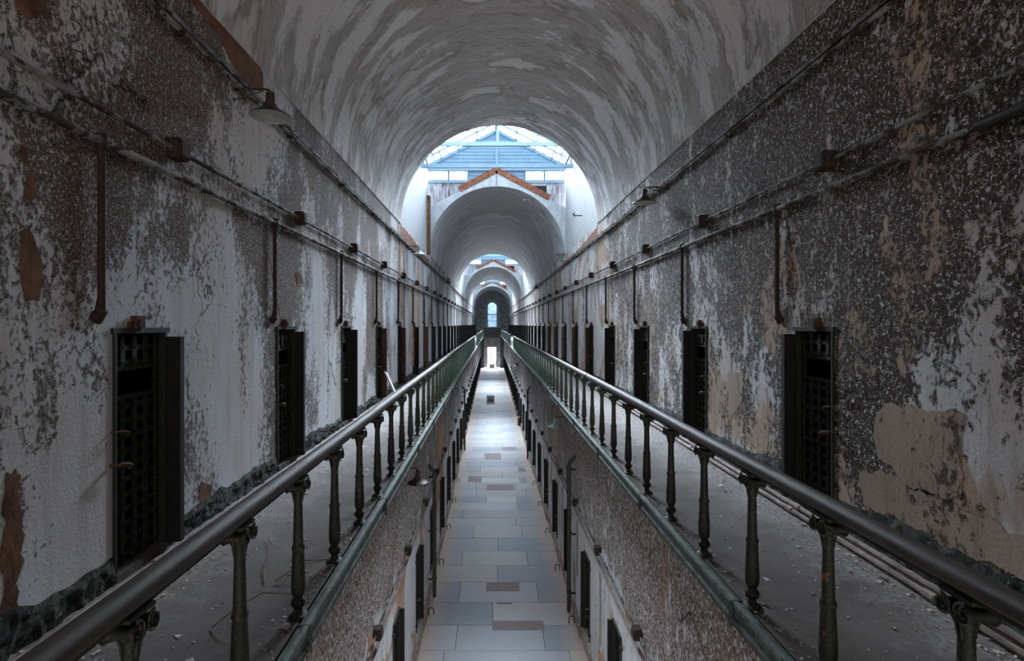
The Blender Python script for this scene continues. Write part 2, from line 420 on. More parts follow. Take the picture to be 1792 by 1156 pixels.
# ------------------------------------------------------------------ mesh helpers
class MB:
    def __init__(s):
        s.b = bmesh.new()
    def box(s, x0, x1, y0, y1, z0, z1):
        vs = [s.b.verts.new(p) for p in ((x0, y0, z0), (x1, y0, z0), (x1, y1, z0), (x0, y1, z0), (x0, y0, z1), (x1, y0, z1), (x1, y1, z1), (x0, y1, z1))]
        for f in ((3, 2, 1, 0), (4, 5, 6, 7), (0, 1, 5, 4), (1, 2, 6, 5), (2, 3, 7, 6), (3, 0, 4, 7)):
            s.b.faces.new([vs[i] for i in f])
        return s
    def quad(s, *pts):
        return s.b.faces.new([s.b.verts.new(p) for p in pts])
    def bar(s, a, b, w, h, up=(0, 0, 1)):
        a, b = Vector(a), Vector(b)
        d = (b - a).normalized()
        u = Vector(up)
        r = d.cross(u)
        if r.length < 1e-4:
            r = d.cross(Vector((1, 0, 0)))
        r.normalize()
        u = r.cross(d).normalized()
        r *= w / 2; u *= h / 2
        vs = [s.b.verts.new(p + i * r + j * u) for p in (a, b) for i, j in ((-1, -1), (1, -1), (1, 1), (-1, 1))]
        for f in ((0, 1, 2, 3), (7, 6, 5, 4), (0, 4, 5, 1), (1, 5, 6, 2), (2, 6, 7, 3), (3, 7, 4, 0)):
            s.b.faces.new([vs[i] for i in f])
        return s
    def tube(s, pts, r, seg=8, cap=True):
        pts = [Vector(p) for p in pts]
        rs = r if isinstance(r, (list, tuple)) else [r] * len(pts)
        rings = []
        prev = None
        for i, p in enumerate(pts):
            d = (pts[min(i + 1, len(pts) - 1)] - pts[max(i - 1, 0)]).normalized()
            if prev is None:
                u = d.orthogonal().normalized()
            else:
                u = (prev - d * prev.dot(d))
                u = u.normalized() if u.length > 1e-5 else d.orthogonal().normalized()
            prev = u
            v = d.cross(u)
            rings.append([s.b.verts.new(p + rs[i] * (math.cos(2 * PI * k / seg) * u + math.sin(2 * PI * k / seg) * v)) for k in range(seg)])
        for a, b in zip(rings, rings[1:]):
            for k in range(seg):
                s.b.faces.new((a[k], a[(k + 1) % seg], b[(k + 1) % seg], b[k]))
        if cap:
            s.b.faces.new(rings[0][::-1]); s.b.faces.new(rings[-1])
        return s
    def lathe(s, prof, c=(0, 0, 0), seg=16):
        rings = []
        for r, z in prof:
            if r < 1e-5:
                rings.append([s.b.verts.new((c[0], c[1], c[2] + z))])
            else:
                rings.append([s.b.verts.new((c[0] + r * math.cos(2 * PI * k / seg), c[1] + r * math.sin(2 * PI * k / seg), c[2] + z)) for k in range(seg)])
        for a, b in zip(rings, rings[1:]):
            for k in range(seg):
                k2 = (k + 1) % seg
                if len(a) == 1 and len(b) == 1: continue
                if len(a) == 1: s.b.faces.new((a[0], b[k2], b[k]))
                elif len(b) == 1: s.b.faces.new((a[k], a[k2], b[0]))
                else: s.b.faces.new((a[k], a[k2], b[k2], b[k]))
        return s
    def extrude(s, prof, y0, y1, cap=True):
        """closed profile of (x, z) swept along y"""
        a = [s.b.verts.new((x, y0, z)) for x, z in prof]
        b = [s.b.verts.new((x, y1, z)) for x, z in prof]
        n = len(prof)
        for i in range(n):
            s.b.faces.new((a[i], a[(i + 1) % n], b[(i + 1) % n], b[i]))
        if cap:
            s.b.faces.new(a[::-1]); s.b.faces.new(b)
        return s
    def mesh(s, name, mat, smooth=False, recalc=True):
        if recalc:
            bmesh.ops.recalc_face_normals(s.b, faces=s.b.faces)
        me = bpy.data.meshes.new(name)
        s.b.to_mesh(me); s.b.free()
        if isinstance(mat, (list, tuple)):
            for m in mat: me.materials.append(m)
        else:
            me.materials.append(mat)
        if smooth:
            me.polygons.foreach_set('use_smooth', [True] * len(me.polygons))
            try: me.set_sharp_from_angle(angle=0.7)
            except Exception: pass
        return me
    def build(s, name, mat, parent=None, smooth=False, recalc=True):
        o = bpy.data.objects.new(name, s.mesh(name, mat, smooth, recalc))
        C.objects.link(o)
        o.parent = parent
        return o

def tag(o, label=None, cat=None, group=None, kind=None):
    if label: o['label'] = label
    if cat: o['category'] = cat
    if group: o['group'] = group
    if kind: o['kind'] = kind
    return o
def empty(name, loc=(0, 0, 0), rz=0.0):
    o = bpy.data.objects.new(name, None)
    o.empty_display_size = 0.1
    C.objects.link(o)
    o.location = loc
    o.rotation_euler = (0, 0, rz)
    return o
def kids(o): return [c for c in ALLKIDS.get(o.name, [])]
def struct(o, label, cat='structure'):
    return tag(o, label, cat, kind='structure')
def copy_tree(o, kidmap, parent=None):
    c = o.copy(); C.objects.link(c)
    if parent is not None: c.parent = parent
    for ch in kidmap.get(o, ()):
        copy_tree(ch, kidmap, c)
    return c
def kid_map(root):
    m = {}
    stack = [root]
    allo = list(C.objects)
    while stack:
        o = stack.pop()
        m[o] = [x for x in allo if x.parent == o]
        stack += m[o]
    return m

# ------------------------------------------------------------------ walls with door openings
DW, DH = 0.64, 1.84
UD = {-1: [3.945 + STEP * k for k in range(-7, 31)], 1: [5.137 + STEP * k for k in range(-7, 31)]}   # near jamb
UD = {s: [y for y in v if y > YB + 1 and y + DW < YE - 1] for s, v in UD.items()}
LD = {-1: [9.85 + STEP * k for k in range(-1, 29)], 1: [9.45 + STEP * k for k in range(-1, 29)]}

def wall_with_doors(name, s, xw, z0, z1, doors, dz0, dz1, mat, y0=YB, y1=YE, depth=0.11, cell=1.9):
    m = MB()
    b = m.b
    def q(ya, yb, za, zb, x=xw):
        # in pieces, so bumps can bend it later
        m.quad((s * x, ya, za), (s * x, yb, za), (s * x, yb, zb), (s * x, ya, zb))
    prev = y0
    for d in doors:
        q(prev, d, z0, z1)
        q(d, d + DW, dz1, z1)
        q(d, d + DW, z0, dz0)
        # reveal
        X0, X1 = s * xw, s * (xw + depth)
        m.quad((X0, d, dz0), (X1, d, dz0), (X1, d, dz1), (X0, d, dz1))
        m.quad((X0, d + DW, dz0), (X1, d + DW, dz0), (X1, d + DW, dz1), (X0, d + DW, dz1))
        m.quad((X0, d, dz1), (X0, d + DW, dz1), (X1, d + DW, dz1), (X1, d, dz1))
        m.quad((X0, d, dz0), (X0, d + DW, dz0), (X1, d + DW, dz0), (X1, d, dz0))
        prev = d + DW
    q(prev, y1, z0, z1)
    w = m.build(name, mat, recalc=False)
    # cells behind the openings, their shade put into a near-black colour
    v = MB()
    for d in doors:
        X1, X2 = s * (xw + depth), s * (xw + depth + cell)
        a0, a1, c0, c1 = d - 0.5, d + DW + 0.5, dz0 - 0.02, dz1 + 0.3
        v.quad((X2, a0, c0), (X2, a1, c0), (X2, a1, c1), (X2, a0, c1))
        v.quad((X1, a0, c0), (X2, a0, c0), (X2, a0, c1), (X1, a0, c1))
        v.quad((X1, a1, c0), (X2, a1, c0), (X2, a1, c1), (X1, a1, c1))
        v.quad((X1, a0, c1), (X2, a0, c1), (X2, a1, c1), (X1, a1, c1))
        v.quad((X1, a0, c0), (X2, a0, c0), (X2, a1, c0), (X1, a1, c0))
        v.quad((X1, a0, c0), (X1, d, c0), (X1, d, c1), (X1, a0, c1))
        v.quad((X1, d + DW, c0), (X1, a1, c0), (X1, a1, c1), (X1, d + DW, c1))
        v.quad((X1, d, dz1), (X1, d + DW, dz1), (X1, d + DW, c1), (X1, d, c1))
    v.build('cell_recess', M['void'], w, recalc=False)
    return w

wall_l = struct(wall_with_doors('wall_left', -1, RV, -0.02, SPR, UD[-1], 0.06, DH, WL), 'long left gallery wall, grey-white paint flaking off in brown clusters', 'wall')
wall_r = struct(wall_with_doors('wall_right', 1, RV, -0.02, SPR, UD[1], 0.06, DH, WR), 'long right gallery wall, densely mottled brown and cream peeling paint', 'wall')
LDB, LDT = FLZ + 0.42, FLZ + 0.42 + 1.86
wall_ll = struct(wall_with_doors('wall_lower_left', -1, LW, FLZ - 0.05, -0.135, LD[-1], LDB, LDT, WLL), 'left wall of the ground storey beneath the gallery, brown rough plaster over white', 'wall')
wall_lr = struct(wall_with_doors('wall_lower_right', 1, LW, FLZ - 0.05, -0.135, LD[1], LDB, LDT, WLL), 'right wall of the ground storey beneath the gallery, brown rough plaster over white', 'wall')

# irregular patches of lost plaster: each follows the wall a few mm proud of it
def patch(s, xw, pts, mat, parent, name='bare_patch', seed=1, rough=0.03, proud=0.004):
    """pts: outline in (y, z)"""
    rr = random.Random(seed)
    out = []
    n = len(pts)
    for i in range(n):
        a, b = Vector(pts[i]), Vector(pts[(i + 1) % n])
        L = (b - a).length
        k = max(2, int(L / 0.05))
        d = (b - a) / k
        nrm = Vector((-d.y, d.x)).normalized()
        for j in range(k):
            p = a + d * j
            t = mnoise.noise(Vector((p.x * 6 + seed * 3.1, p.y * 6, seed))) + 0.6 * mnoise.noise(Vector((p.x * 19, p.y * 19 + seed, 0)))
            out.append(p + nrm * t * rough * 1.6)
    m = MB()
    X = s * (xw - proud)
    f = m.b.faces.new([m.b.verts.new((X, p.x, p.y)) for p in out])
    e = bmesh.ops.extrude_face_region(m.b, geom=[f])
    for v in e['geom']:
        if isinstance(v, bmesh.types.BMVert): v.co.x = s * (xw + 0.01)
    bmesh.ops.triangulate(m.b, faces=[g for g in m.b.faces if len(g.verts) > 4])
    return m.build(name, mat, parent)

def at(s, px, py, xw=None):
    """(y, z) on the side wall for a point of the reference frame, used to place wall patches where they are"""
    lat = (xw or RV) + (-0.25 if s < 0 else 0.25)
    y = lat * F_PX / abs(px - 859)
    return (y, EYE - (py - 567) * y / F_PX)
def ppatch(s, pix, mat, parent, seed, xw=None, rough=0.03, name='bare_patch'):
    return patch(s, xw or RV, [at(s, *p, xw=xw) for p in pix], mat, parent, name, seed, rough)

ppatch(-1, [(33, 405), (52, 400), (62, 430), (72, 470), (66, 520), (42, 528), (33, 470)], M['brown_plaster'], wall_l, 3)
ppatch(-1, [(46, 310), (58, 308), (62, 345), (52, 356), (44, 340)], M['brown_plaster'], wall_l, 4, rough=0.012)
ppatch(-1, [(34, 255), (46, 258), (50, 285), (40, 288)], M['brown_plaster'], wall_l, 5, rough=0.012)
ppatch(-1, [(24, -10), (70, -14), (86, 38), (72, 22), (50, 34), (30, 20)], M['brown_plaster'], wall_l, 6, rough=0.02)
ppatch(-1, [(14, 820), (36, 830), (34, 1000), (30, 1120), (4, 1120), (2, 900)], M['brown_plaster'], wall_l, 7, rough=0.04)
ppatch(-1, [(240, -120), (300, -60), (382, 8), (420, 60), (461, 128), (460, 160), (432, 150), (405, 105), (372, 50), (330, 0), (262, -60)], M['brick'], wall_l, 8, rough=0.03, name='bare_brick_patch')
ppatch(-1, [(516, 478), (528, 480), (530, 495), (520, 500)], M['brown_plaster'], wall_l, 9, rough=0.02)
0 and ppatch(-1, [(186, 700), (196, 690), (196, 780), (197, 890), (184, 840), (176, 760)], M['tan_patch'], wall_l, 10, rough=0.03)
ppatch(-1, [(345, 870), (352, 842), (372, 850), (366, 880), (350, 885)], M['brown_plaster'], wall_l, 12, rough=0.02)
# brick and orange-brown streaks where the first glazed bay begins
yb = 16.5
patch(-1, RV, [(yb, 4.42), (18.5, 4.4), (20, 4.45), (24.5, 4.42), (24.5, 4.7), (21, 4.8), (18.8, 4.92), (yb, 4.93)], M['brick_red'], wall_l, 'bare_brick_patch', 21, 0.05)
patch(-1, RV, [(16.45, 1.9), (16.6, 1.9), (16.62, 4.4), (16.45, 4.4)], M['orange'], wall_l, 'bare_patch', 22, 0.03)
patch(-1, RV, [(18.6, 0.5), (19.4, 0.4), (19.3, 3.3), (18.75, 3.3)], M['orange'], wall_l, 'bare_patch', 23, 0.06)
patch(-1, RV, [(17.1, 1.8), (17.35, 1.8), (17.3, 4.2), (17.15, 4.2)], M['brown_plaster'], wall_l, 'bare_patch', 24, 0.05)
patch(-1, RV, [(20.2, 0.4), (21.0, 0.4), (20.9, 4.3), (20.4, 4.3)], M['orange'], wall_l, 'bare_patch', 25, 0.08)
patch(-1, RV, [(22.4, 0.4), (22.8, 0.4), (22.7, 2.9), (22.5, 2.9)], M['brown_plaster'], wall_l, 'bare_patch', 26, 0.06)
patch(1, RV, [(yb, 4.5), (17.6, 4.5), (19.5, 4.45), (24.5, 4.45), (24.5, 4.6), (20, 4.66), (17.4, 4.8), (yb, 4.9)], M['brick_red'], wall_r, 'bare_brick_patch', 27, 0.05)
patch(1, RV, [(19.9, 3.6), (20.15, 3.6), (20.2, 4.5), (19.9, 4.5)], M['orange'], wall_r, 'bare_patch', 28, 0.05)
# tan repairs on the near right wall
ppatch(1, [(1530, 712), (1580, 706), (1688, 725), (1684, 790), (1682, 870), (1600, 860), (1534, 800)], M['tan_patch'], wall_r, 31, rough=0.035, name='plaster_repair')
ppatch(1, [(1505, 828), (1560, 826), (1640, 880), (1690, 892), (1792, 945), (1850, 1010), (1790, 1010), (1700, 975), (1600, 925), (1508, 880)], M['tan_patch'], wall_r, 32, rough=0.05, name='plaster_repair')
ppatch(1, [(1274, 652), (1300, 650), (1300, 700), (1276, 740)], M['tan_patch'], wall_r, 33, rough=0.03, name='plaster_repair')
# ground storey, beside the doors
for k, d in enumerate(LD[-1][:6]):
    patch(-1, LW, [(d + DW + 0.04, LDB - .35), (d + DW + 0.55, LDB - .35), (d + DW + 0.42, LDB + .5), (d + DW + 0.62, LDT - 0.3), (d + DW + 0.85, LDT + 0.7), (d + DW + 0.4, LDT + 0.9), (d + DW + 0.05, LDT + 0.25)], M['orange'], wall_ll, 'bare_patch', 40 + k, 0.05)
patch(-1, LW, [(17.0, -4.0), (18.2, -4.4), (20.6, -2.6), (20.5, -1.0), (19.6, -0.9), (18.2, -1.6)], M['orange'], wall_ll, 'bare_patch', 51, 0.12)
patch(1, LW, [(18.3, -3.0), (19.5, -2.9), (19.6, -0.5), (18.6, -0.5)], M['orange'], wall_lr, 'bare_patch', 52, 0.12)
for k, d in enumerate(LD[1][:6]):
    patch(1, LW, [(d + DW + 0.04, LDB - .2), (d + DW + 0.14, LDB - .2), (d + DW + 0.14, LDT), (d + DW + 0.05, LDT + 0.15)], M['orange'], wall_lr, 'bare_patch', 60 + k, 0.02)
    patch(1, LW, [(d + 1.75, LDT - 1.2), (d + 1.95, LDT - 1.2), (d + 1.95, LDT + .25), (d + 1.75, LDT + .3)], M['tan_patch'], wall_lr, 'plaster_repair', 70 + k, 0.03)

# ------------------------------------------------------------------ vaults
def vault(y0, y1, label):
    m = MB()
    uvl = m.b.loops.layers.uv.new('UVMap')
    na = 64
    ny = max(2, int((y1 - y0) / 0.35))
    rows = []
    for j in range(ny + 1):
        y = y0 + (y1 - y0) * j / ny
        row = []
        for i in range(na + 1):
            a = PI * i / na
            ca, sa = math.cos(a), math.sin(a)
            r = RV - 0.02
            w = 0.035 * mnoise.noise(Vector((ca * 2.2, y * 0.5, sa * 2.2))) + 0.012 * mnoise.noise(Vector((ca * 7, y * 2.2, sa * 7)))
            if j in (0, ny) or i in (0, na): w = 0
            r -= abs(w)
            row.append((m.b.verts.new((r * ca, y, SPR + r * sa)), a * RV, y))
        rows.append(row)
    for j in range(ny):
        for i in range(na):
            vs = [rows[j][i], rows[j][i + 1], rows[j + 1][i + 1], rows[j + 1][i]]
            f = m.b.faces.new([v[0] for v in vs])
            for l, v in zip(f.loops, vs):
                l[uvl].uv = (v[1], v[2])
    # lip at the springing
    for s in (-1, 1):
        m.quad((s * (RV - 0.02), y0, SPR), (s * (RV + 0.02), y0, SPR), (s * (RV + 0.02), y1, SPR), (s * (RV - 0.02), y1, SPR))
    return struct(m.build('ceiling', VAULT, smooth=True), label, 'ceiling')

segs = []
prev = YB
for a, b in BAYS[1:]:
    segs.append((prev, a)); prev = b
segs.append((prev, YE))
SEG_L = ['barrel vault over the near part of the hall, scuffed grey plaster', 'second barrel vault, beyond the first glass-roofed bay',
         'third barrel vault, beyond the second glass-roofed bay', 'last barrel vault before the arched end window']
SIDE_BAY0 = False
for (a, b), l in zip(segs, SEG_L):
    if a == YB:
        vault(YB, b, l)
    else:
        vault(a, b, l)

def arch_face(m, y, zt_fn, x_half, r, n=48, flip=False):
    """wall across the hall with an arched opening of radius r; its top edge is zt_fn(x)"""
    pr = None
    pts = []
    for i in range(n + 1):
        a = PI - PI * i / n
        pts.append((r * math.cos(a), SPR + r * math.sin(a)))
    for (xa, za), (xb, zb) in zip(pts, pts[1:]):
        m.quad((xa, y, za), (xb, y, zb), (xb, y, zt_fn(xb)), (xa, y, zt_fn(xa)))
    for s in (-1, 1):
        if x_half > r:
            m.quad((s * r, y, SPR), (s * x_half, y, SPR), (s * x_half, y, zt_fn(s * x_half)), (s * r, y, zt_fn(s * r)))

GAB = [0]
def gable_top(x):
    return RIDGE - (RIDGE - EAVE) * abs(x) / 3.05

BAYL = ['first glass-roofed bay', 'second glass-roofed bay', 'third glass-roofed bay']
for bi, (y0, y1) in enumerate(BAYS[1:]):
    # raised side walls of the bay
    for s, w in ((-1, 'left'), (1, 'right')):
        m = MB()
        m.quad((s * RV, y0, SPR), (s * RV, y1, SPR), (s * RV, y1, EAVE), (s * RV, y0, EAVE))
        m.quad((s * RV, y0, EAVE), (s * RV, y1, EAVE), (s * 3.3, y1, EAVE), (s * 3.3, y0, EAVE))
        o = struct(m.build('wall_%s' % w, M['bay_white'], recalc=False), '%s whitewashed upper wall under the %s' % (w, BAYL[bi].replace('bay', 'roof')), 'wall')
    # back of the vault that ends here
    m = MB(); arch_face(m, y0, gable_top, 3.05, RV - 0.02)
    struct(m.build('wall_gable', M['bay_white'], recalc=False), 'gable over the arch mouth on the near side of the %s' % BAYL[bi], 'wall')
    # parapet face of the next vault: pentagon with an arched mouth
    def par(x): return 1.89 + 6.62 - (6.62 - 5.12) * abs(x) / 3.0
    m = MB(); arch_face(m, y1, par, RV, RV - 0.02)
    m.quad((-RV, y1, par(RV)), (0, y1, par(0)), (0, y1 + 0.35, par(0)), (-RV, y1 + 0.35, par(RV)))
    m.quad((RV, y1, par(RV)), (0, y1, par(0)), (0, y1 + 0.35, par(0)), (RV, y1 + 0.35, par(RV)))
    pw = struct(m.build('wall_parapet', M['bay_white'], recalc=False), 'white pointed wall face around the arch mouth beyond the %s' % BAYL[bi], 'wall')
    # brick coping in two raking runs
    k = MB()
    for s, xe in ((-1, 1.62), (1, 2.32)):
        zc = par(0) + 0.12
        sl = (6.62 - 5.12) / 3.0 + 0.02
        k.bar((0, y1 + 0.14, zc), (s * xe, y1 + 0.14, zc - sl * xe), 0.34, 0.26, up=(0, 0, 1))
    k.build('brick_coping', M['brick_red'], pw)
    cr = MB().box(-0.012, 0.012, y1 - 0.004, y1 + 0.01, par(0) - 0.55, par(0)).build('crack', M['rust_dark'], pw)
    # gable end: weathered boards, blue siding, windows
    ge = empty('wall_gable_end', (0, y1, SPR))
    struct(ge, 'gable end with grey boards, blue siding and a strip of small windows above the %s' % BAYL[bi], 'wall')
    def loc(o): o.parent = ge; o.location = (0, -y1, -SPR); return o
    yg = y1 + 0.42
    bd = MB()
    nb = 46
    for i in range(nb):
        xa = -3.05 + 6.1 * i / nb
        xb = xa + 6.1 / nb - 0.012
        xo = min(abs(xa), abs(xb))
        zb_ = SPR + math.sqrt(max(0.0, 3.06 ** 2 - xo ** 2)) + 0.02
        off = R_.uniform(0, 0.015)
        if 1.25 < (xa + xb) / 2 < 2.25: 
            bd.box(xa, xb, yg + off, yg + 0.03 + off, min(zb_, 7.4), 7.45)
        else:
            bd.box(xa, xb, yg + off, yg + 0.03 + off, zb_, 8.22)
    loc(bd.build('weathered_board', M['boards']))
    bk = MB()
    arch_face(bk, yg + 0.34, lambda x: min(8.26, gable_top(x)), 3.1, RV + 0.05)
    loc(bk.build('dark_backing', M['void'], recalc=False))
    bk = MB()
    bk.quad((-3.05, yg + 0.06, 8.70), (3.05, yg + 0.06, 8.70), (3.05, yg + 0.06, EAVE), (-3.05, yg + 0.06, EAVE))
    bk.b.faces.new([bk.b.verts.new(p) for p in ((-3.08, yg + 0.06, EAVE - 0.02), (3.08, yg + 0.06, EAVE - 0.02), (0, yg + 0.06, RIDGE + 0.03))])
    bk.quad((-1.3, yg + 0.06, 8.1), (1.3, yg + 0.06, 8.1), (1.3, yg + 0.06, 8.8), (-1.3, yg + 0.06, 8.8))
    loc(bk.build('siding_backing', M['blue_siding'], recalc=False))
    loc(MB().box(1.22, 2.28, yg - 0.02, yg + 0.05, 8.06, 8.18).box(2.24, 2.34, yg - 0.02, yg + 0.05, 7.3, 8.2).build('board_frame', M['bay_white']))
    # siding boards in the centre and in the triangle
    sd = MB()
    z = 8.2
    while z < RIDGE - 0.05:
        zt = min(z + 0.155, RIDGE - 0.02)
        hw = min(3.05, 3.05 * (RIDGE - zt) / (RIDGE - EAVE)) if zt > EAVE else 3.05
        if z < 8.78:
            hw = 1.25
        if hw > 0.05:
            a = [(-hw, yg - 0.03, z), (hw, yg - 0.03, z), (hw, yg, zt), (-hw, yg, zt)]
            sd.quad(*a)
            sd.quad((-hw, yg - 0.03, z), (hw, yg - 0.03, z), (hw, yg + 0.02, z), (-hw, yg + 0.02, z))
        z += 0.15
    loc(sd.build('siding', M['blue_siding'], recalc=False))
    # rake boards
    rk = MB()
    for s in (-1, 1):
        rk.bar((0, yg - 0.05, RIDGE - 0.02), (s * 3.0, yg - 0.05, EAVE - 0.02), 0.08, 0.13)
    loc(rk.build('rake_board', M['blue']))
    loc(MB().box(-3.08, 3.08, yg - 0.12, yg + 0.02, 8.70, 8.84).build('head_beam', M['blue']))
    loc(MB().box(-3.05, -1.2, yg - 0.10, yg, 8.16, 8.27).build('sill_board', M['blue']))
    loc(MB().box(1.2, 3.05, yg - 0.10, yg, 8.16, 8.27).build('sill_board', M['blue']))
    loc(MB().box(-0.04, 0.04, yg - 0.1, yg - 0.02, 8.85, RIDGE - 0.05).build('king_post', M['blue']))
    for s in (-1, 1):
        for xa, xb in ((1.32, 2.08), (2.18, 2.94)):
            x0, x1 = sorted((s * xa, s * xb))
            w = MB()
            w.box(x0 - 0.06, x0, yg - 0.07, yg, 8.25, 8.72).box(x1, x1 + 0.06, yg - 0.07, yg, 8.25, 8.72)
            w.box(x0, x1, yg - 0.07, yg, 8.25, 8.31).box(x0, x1, yg - 0.07, yg, 8.67, 8.72)
            wf = loc(w.build('window', M['blue']))
            p = MB().box(x0, x1, yg - 0.03, yg - 0.02, 8.31, 8.67).build('pane', M['glass'], wf)
    # glass roof: rafters, purlins, panes
    sk = empty('window_%d' % (bi + 2), (0, y0, EAVE))
    struct(sk, 'pale blue steel and glass gable roof letting daylight into the %s' % BAYL[bi], 'skylight')
    def loc2(o): o.parent = sk; o.location = (0, -y0, -EAVE); return o
    nr = max(6, int((y1 - y0) / 0.85))
    for i in range(nr + 1):
        y = y0 + 0.05 + (y1 + 0.3 - y0) * i / nr
        for s in (-1, 1):
            loc2(MB().bar((0, y, RIDGE), (s * 3.05, y, EAVE), 0.055, 0.07).build('rafter', M['blue']))
    for s in (-1, 1):
        for f in (0.28, 0.55, 0.80):
            x = s * 3.05 * f
            loc2(MB().bar((x, y0, gable_top(x) - 0.03), (x, y1 + 0.4, gable_top(x) - 0.03), 0.05, 0.07).build('purlin', M['blue']))
        g = MB()
        g.quad((0, y0, RIDGE + 0.04), (0, y1 + 0.42, RIDGE + 0.04), (s * 3.1, y1 + 0.42, EAVE + 0.04), (s * 3.1, y0, EAVE + 0.04))
        g.quad((0, y0, RIDGE + 0.048), (0, y1 + 0.42, RIDGE + 0.048), (s * 3.1, y1 + 0.42, EAVE + 0.048), (s * 3.1, y0, EAVE + 0.048))
        loc2(g.build('glass_slope', M['glass'], recalc=False))
        loc2(MB().box(min(s * 2.95, s * 3.12), max(s * 2.95, s * 3.12), y0, y1 + 0.4, EAVE - 0.14, EAVE).build('eave_beam', M['blue']))
    loc2(MB().box(-0.07, 0.07, y0, y1 + 0.4, RIDGE - 0.12, RIDGE + 0.06).build('ridge_beam', M['blue']))

for bi, (y0, y1) in enumerate(BAYS[1:]):
    sk = bpy.data.objects['window_%d' % (bi + 2)]
    def loc2(o): o.parent = sk; o.location = (0, -y0, -EAVE); return o
    tz = 1.89 + 6.2
    for y in (y0 + 2.2, y0 + 4.8):
        tr = loc2(MB().box(-2.98, 2.98, y - 0.05, y + 0.05, tz - 0.07, tz + 0.07).build('tie_beam', M['blue']))
        for s in (-1, 1):
            MB().bar((s * 2.9, y, tz), (s * 2.9, y, EAVE), 0.07, 0.07).build('strut', M['blue'], tr)
            MB().bar((s * 2.35, y, tz), (s * 2.75, y, EAVE + 0.05), 0.06, 0.06).build('strut', M['blue'], tr)
        MB().bar((0, y, tz), (0, y, RIDGE), 0.05, 0.05).build('hanger', M['blue'], tr)
    loc2(MB().bar((-2.98, y0 + 3.3, tz + .02), (2.98, y0 + 3.3, tz + .02), 0.03, 0.03).build('tie_rod', M['blue']))
    loc2(MB().bar((-2.98, y0 + 1.2, tz + .1), (2.98, y0 + 1.2, tz + .1), 0.03, 0.03).build('tie_rod', M['blue']))
# brown timber posts at the far corners of the first bay, and an iron hook
o = MB().box(-3.0, -2.86, 23.2, 23.5, 4.9, 7.4).build('timber_post', M['brown_plaster'], None)
struct(o, 'brown timber post standing in the far left corner of the first glass-roofed bay', 'post'); o.name = 'trim_1'
o = MB().tube([(2.99, 19.3, 5.75), (2.7, 19.3, 5.75), (2.66, 19.3, 5.83)], 0.02).tube([(2.7, 19.2, 5.68), (2.7, 19.2, 5.85)], 0.015).build('wall_hook', M['rust'])
tag(o, 'rusty iron hook sticking out of the whitewashed right wall under the first glass roof', 'hook')

# ------------------------------------------------------------------ back end (behind the viewer) and end wall
m = MB()
arch_face(m, YB, lambda x: 9.0, RV, RV)
m.quad((-6, YB, FLZ - 1), (6, YB, FLZ - 1), (6, YB, SPR), (-6, YB, SPR))
struct(m.build('wall_back', M['grey_end'], recalc=False), 'plaster wall closing the hall behind the viewer', 'wall')

m = MB()
WX, WB, WT = 0.93, 1.4, 1.89 + 3.1         # arched window: half width, sill, springing
DX, DT = 0.92, 1.89 - 4.0                   # doorway half width and head
dxc = -0.1
m.quad((-3.2, YE, FLZ), (dxc - DX, YE, FLZ), (dxc - DX, YE, 0), (-3.2, YE, 0))
m.quad((dxc + DX, YE, FLZ), (3.2, YE, FLZ), (3.2, YE, 0), (dxc + DX, YE, 0))
m.quad((dxc - DX, YE, DT), (dxc + DX, YE, DT), (dxc + DX, YE, 0), (dxc - DX, YE, 0))
m.quad((-3.2, YE, 0), (3.2, YE, 0), (3.2, YE, WB), (-3.2, YE, WB))
m.quad((-3.2, YE, WB), (-WX, YE, WB), (-WX, YE, WT), (-3.2, YE, WT))
m.quad((WX, YE, WB), (3.2, YE, WB), (3.2, YE, WT), (WX, YE, WT))
pts = [(WX * math.cos(PI - PI * i / 20), WT + WX * math.sin(PI - PI * i / 20)) for i in range(21)]
for (xa, za), (xb, zb) in zip(pts, pts[1:]):
    m.quad((xa, YE, za), (xb, YE, zb), (xb, YE, 8.2), (xa, YE, 8.2))
for s in (-1, 1):
    m.quad((s * WX, YE, WT), (s * 3.2, YE, WT), (s * 3.2, YE, 8.2), (s * WX, YE, 8.2))
ew = struct(m.build('wall_end', M['grey_end'], recalc=False), 'grey end wall with an arched window over a doorway', 'wall')

aw = empty('window_1', (0, YE, WB))
struct(aw, 'tall arched window with white surround in the end wall', 'window')
def arch_path(r, z0, zt, y, n=24):
    p = [(-r, y, z0)] + [(r * math.cos(PI - PI * i / n), y, zt + r * math.sin(PI - PI * i / n)) for i in range(n + 1)] + [(r, y, z0)]
    return p
def loc3(o): o.parent = aw; o.location = (0, -YE, -WB); return o
def arch_band(r0, r1, y0, y1, z0, zt, n=24):
    m = MB()
    def ring(r, y): return [m.b.verts.new(p) for p in arch_path(r, z0, zt, y, n)]
    A, B, D, E = ring(r0, y0), ring(r1, y0), ring(r1, y1), ring(r0, y1)
    for i in range(len(A) - 1):
        for P, Q in ((A, B), (B, D), (D, E), (E, A)):
            m.b.faces.new((P[i], P[i + 1], Q[i + 1], Q[i]))
    return m
loc3(arch_band(0.93, 1.22, YE - 0.12, YE + 0.2, WB, WT).build('surround', M['bay_white']))
loc3(arch_band(0.80, 0.935, YE + 0.0, YE + 0.1, WB, WT).build('frame', M['dark_timber']))
loc3(MB().box(-0.85, 0.85, YE + 0.03, YE + 0.08, WB + 1.05, WB + 1.13).box(-0.85, 0.85, YE + 0.03, YE + 0.08, WB + 2.2, WB + 2.3).build('glazing_bar', M['blue']))
gm = MB()
gp = arch_path(0.82, WB, WT, YE + 0.06)
gm.b.faces.new([gm.b.verts.new(p) for p in gp])
bmesh.ops.triangulate(gm.b, faces=gm.b.faces)
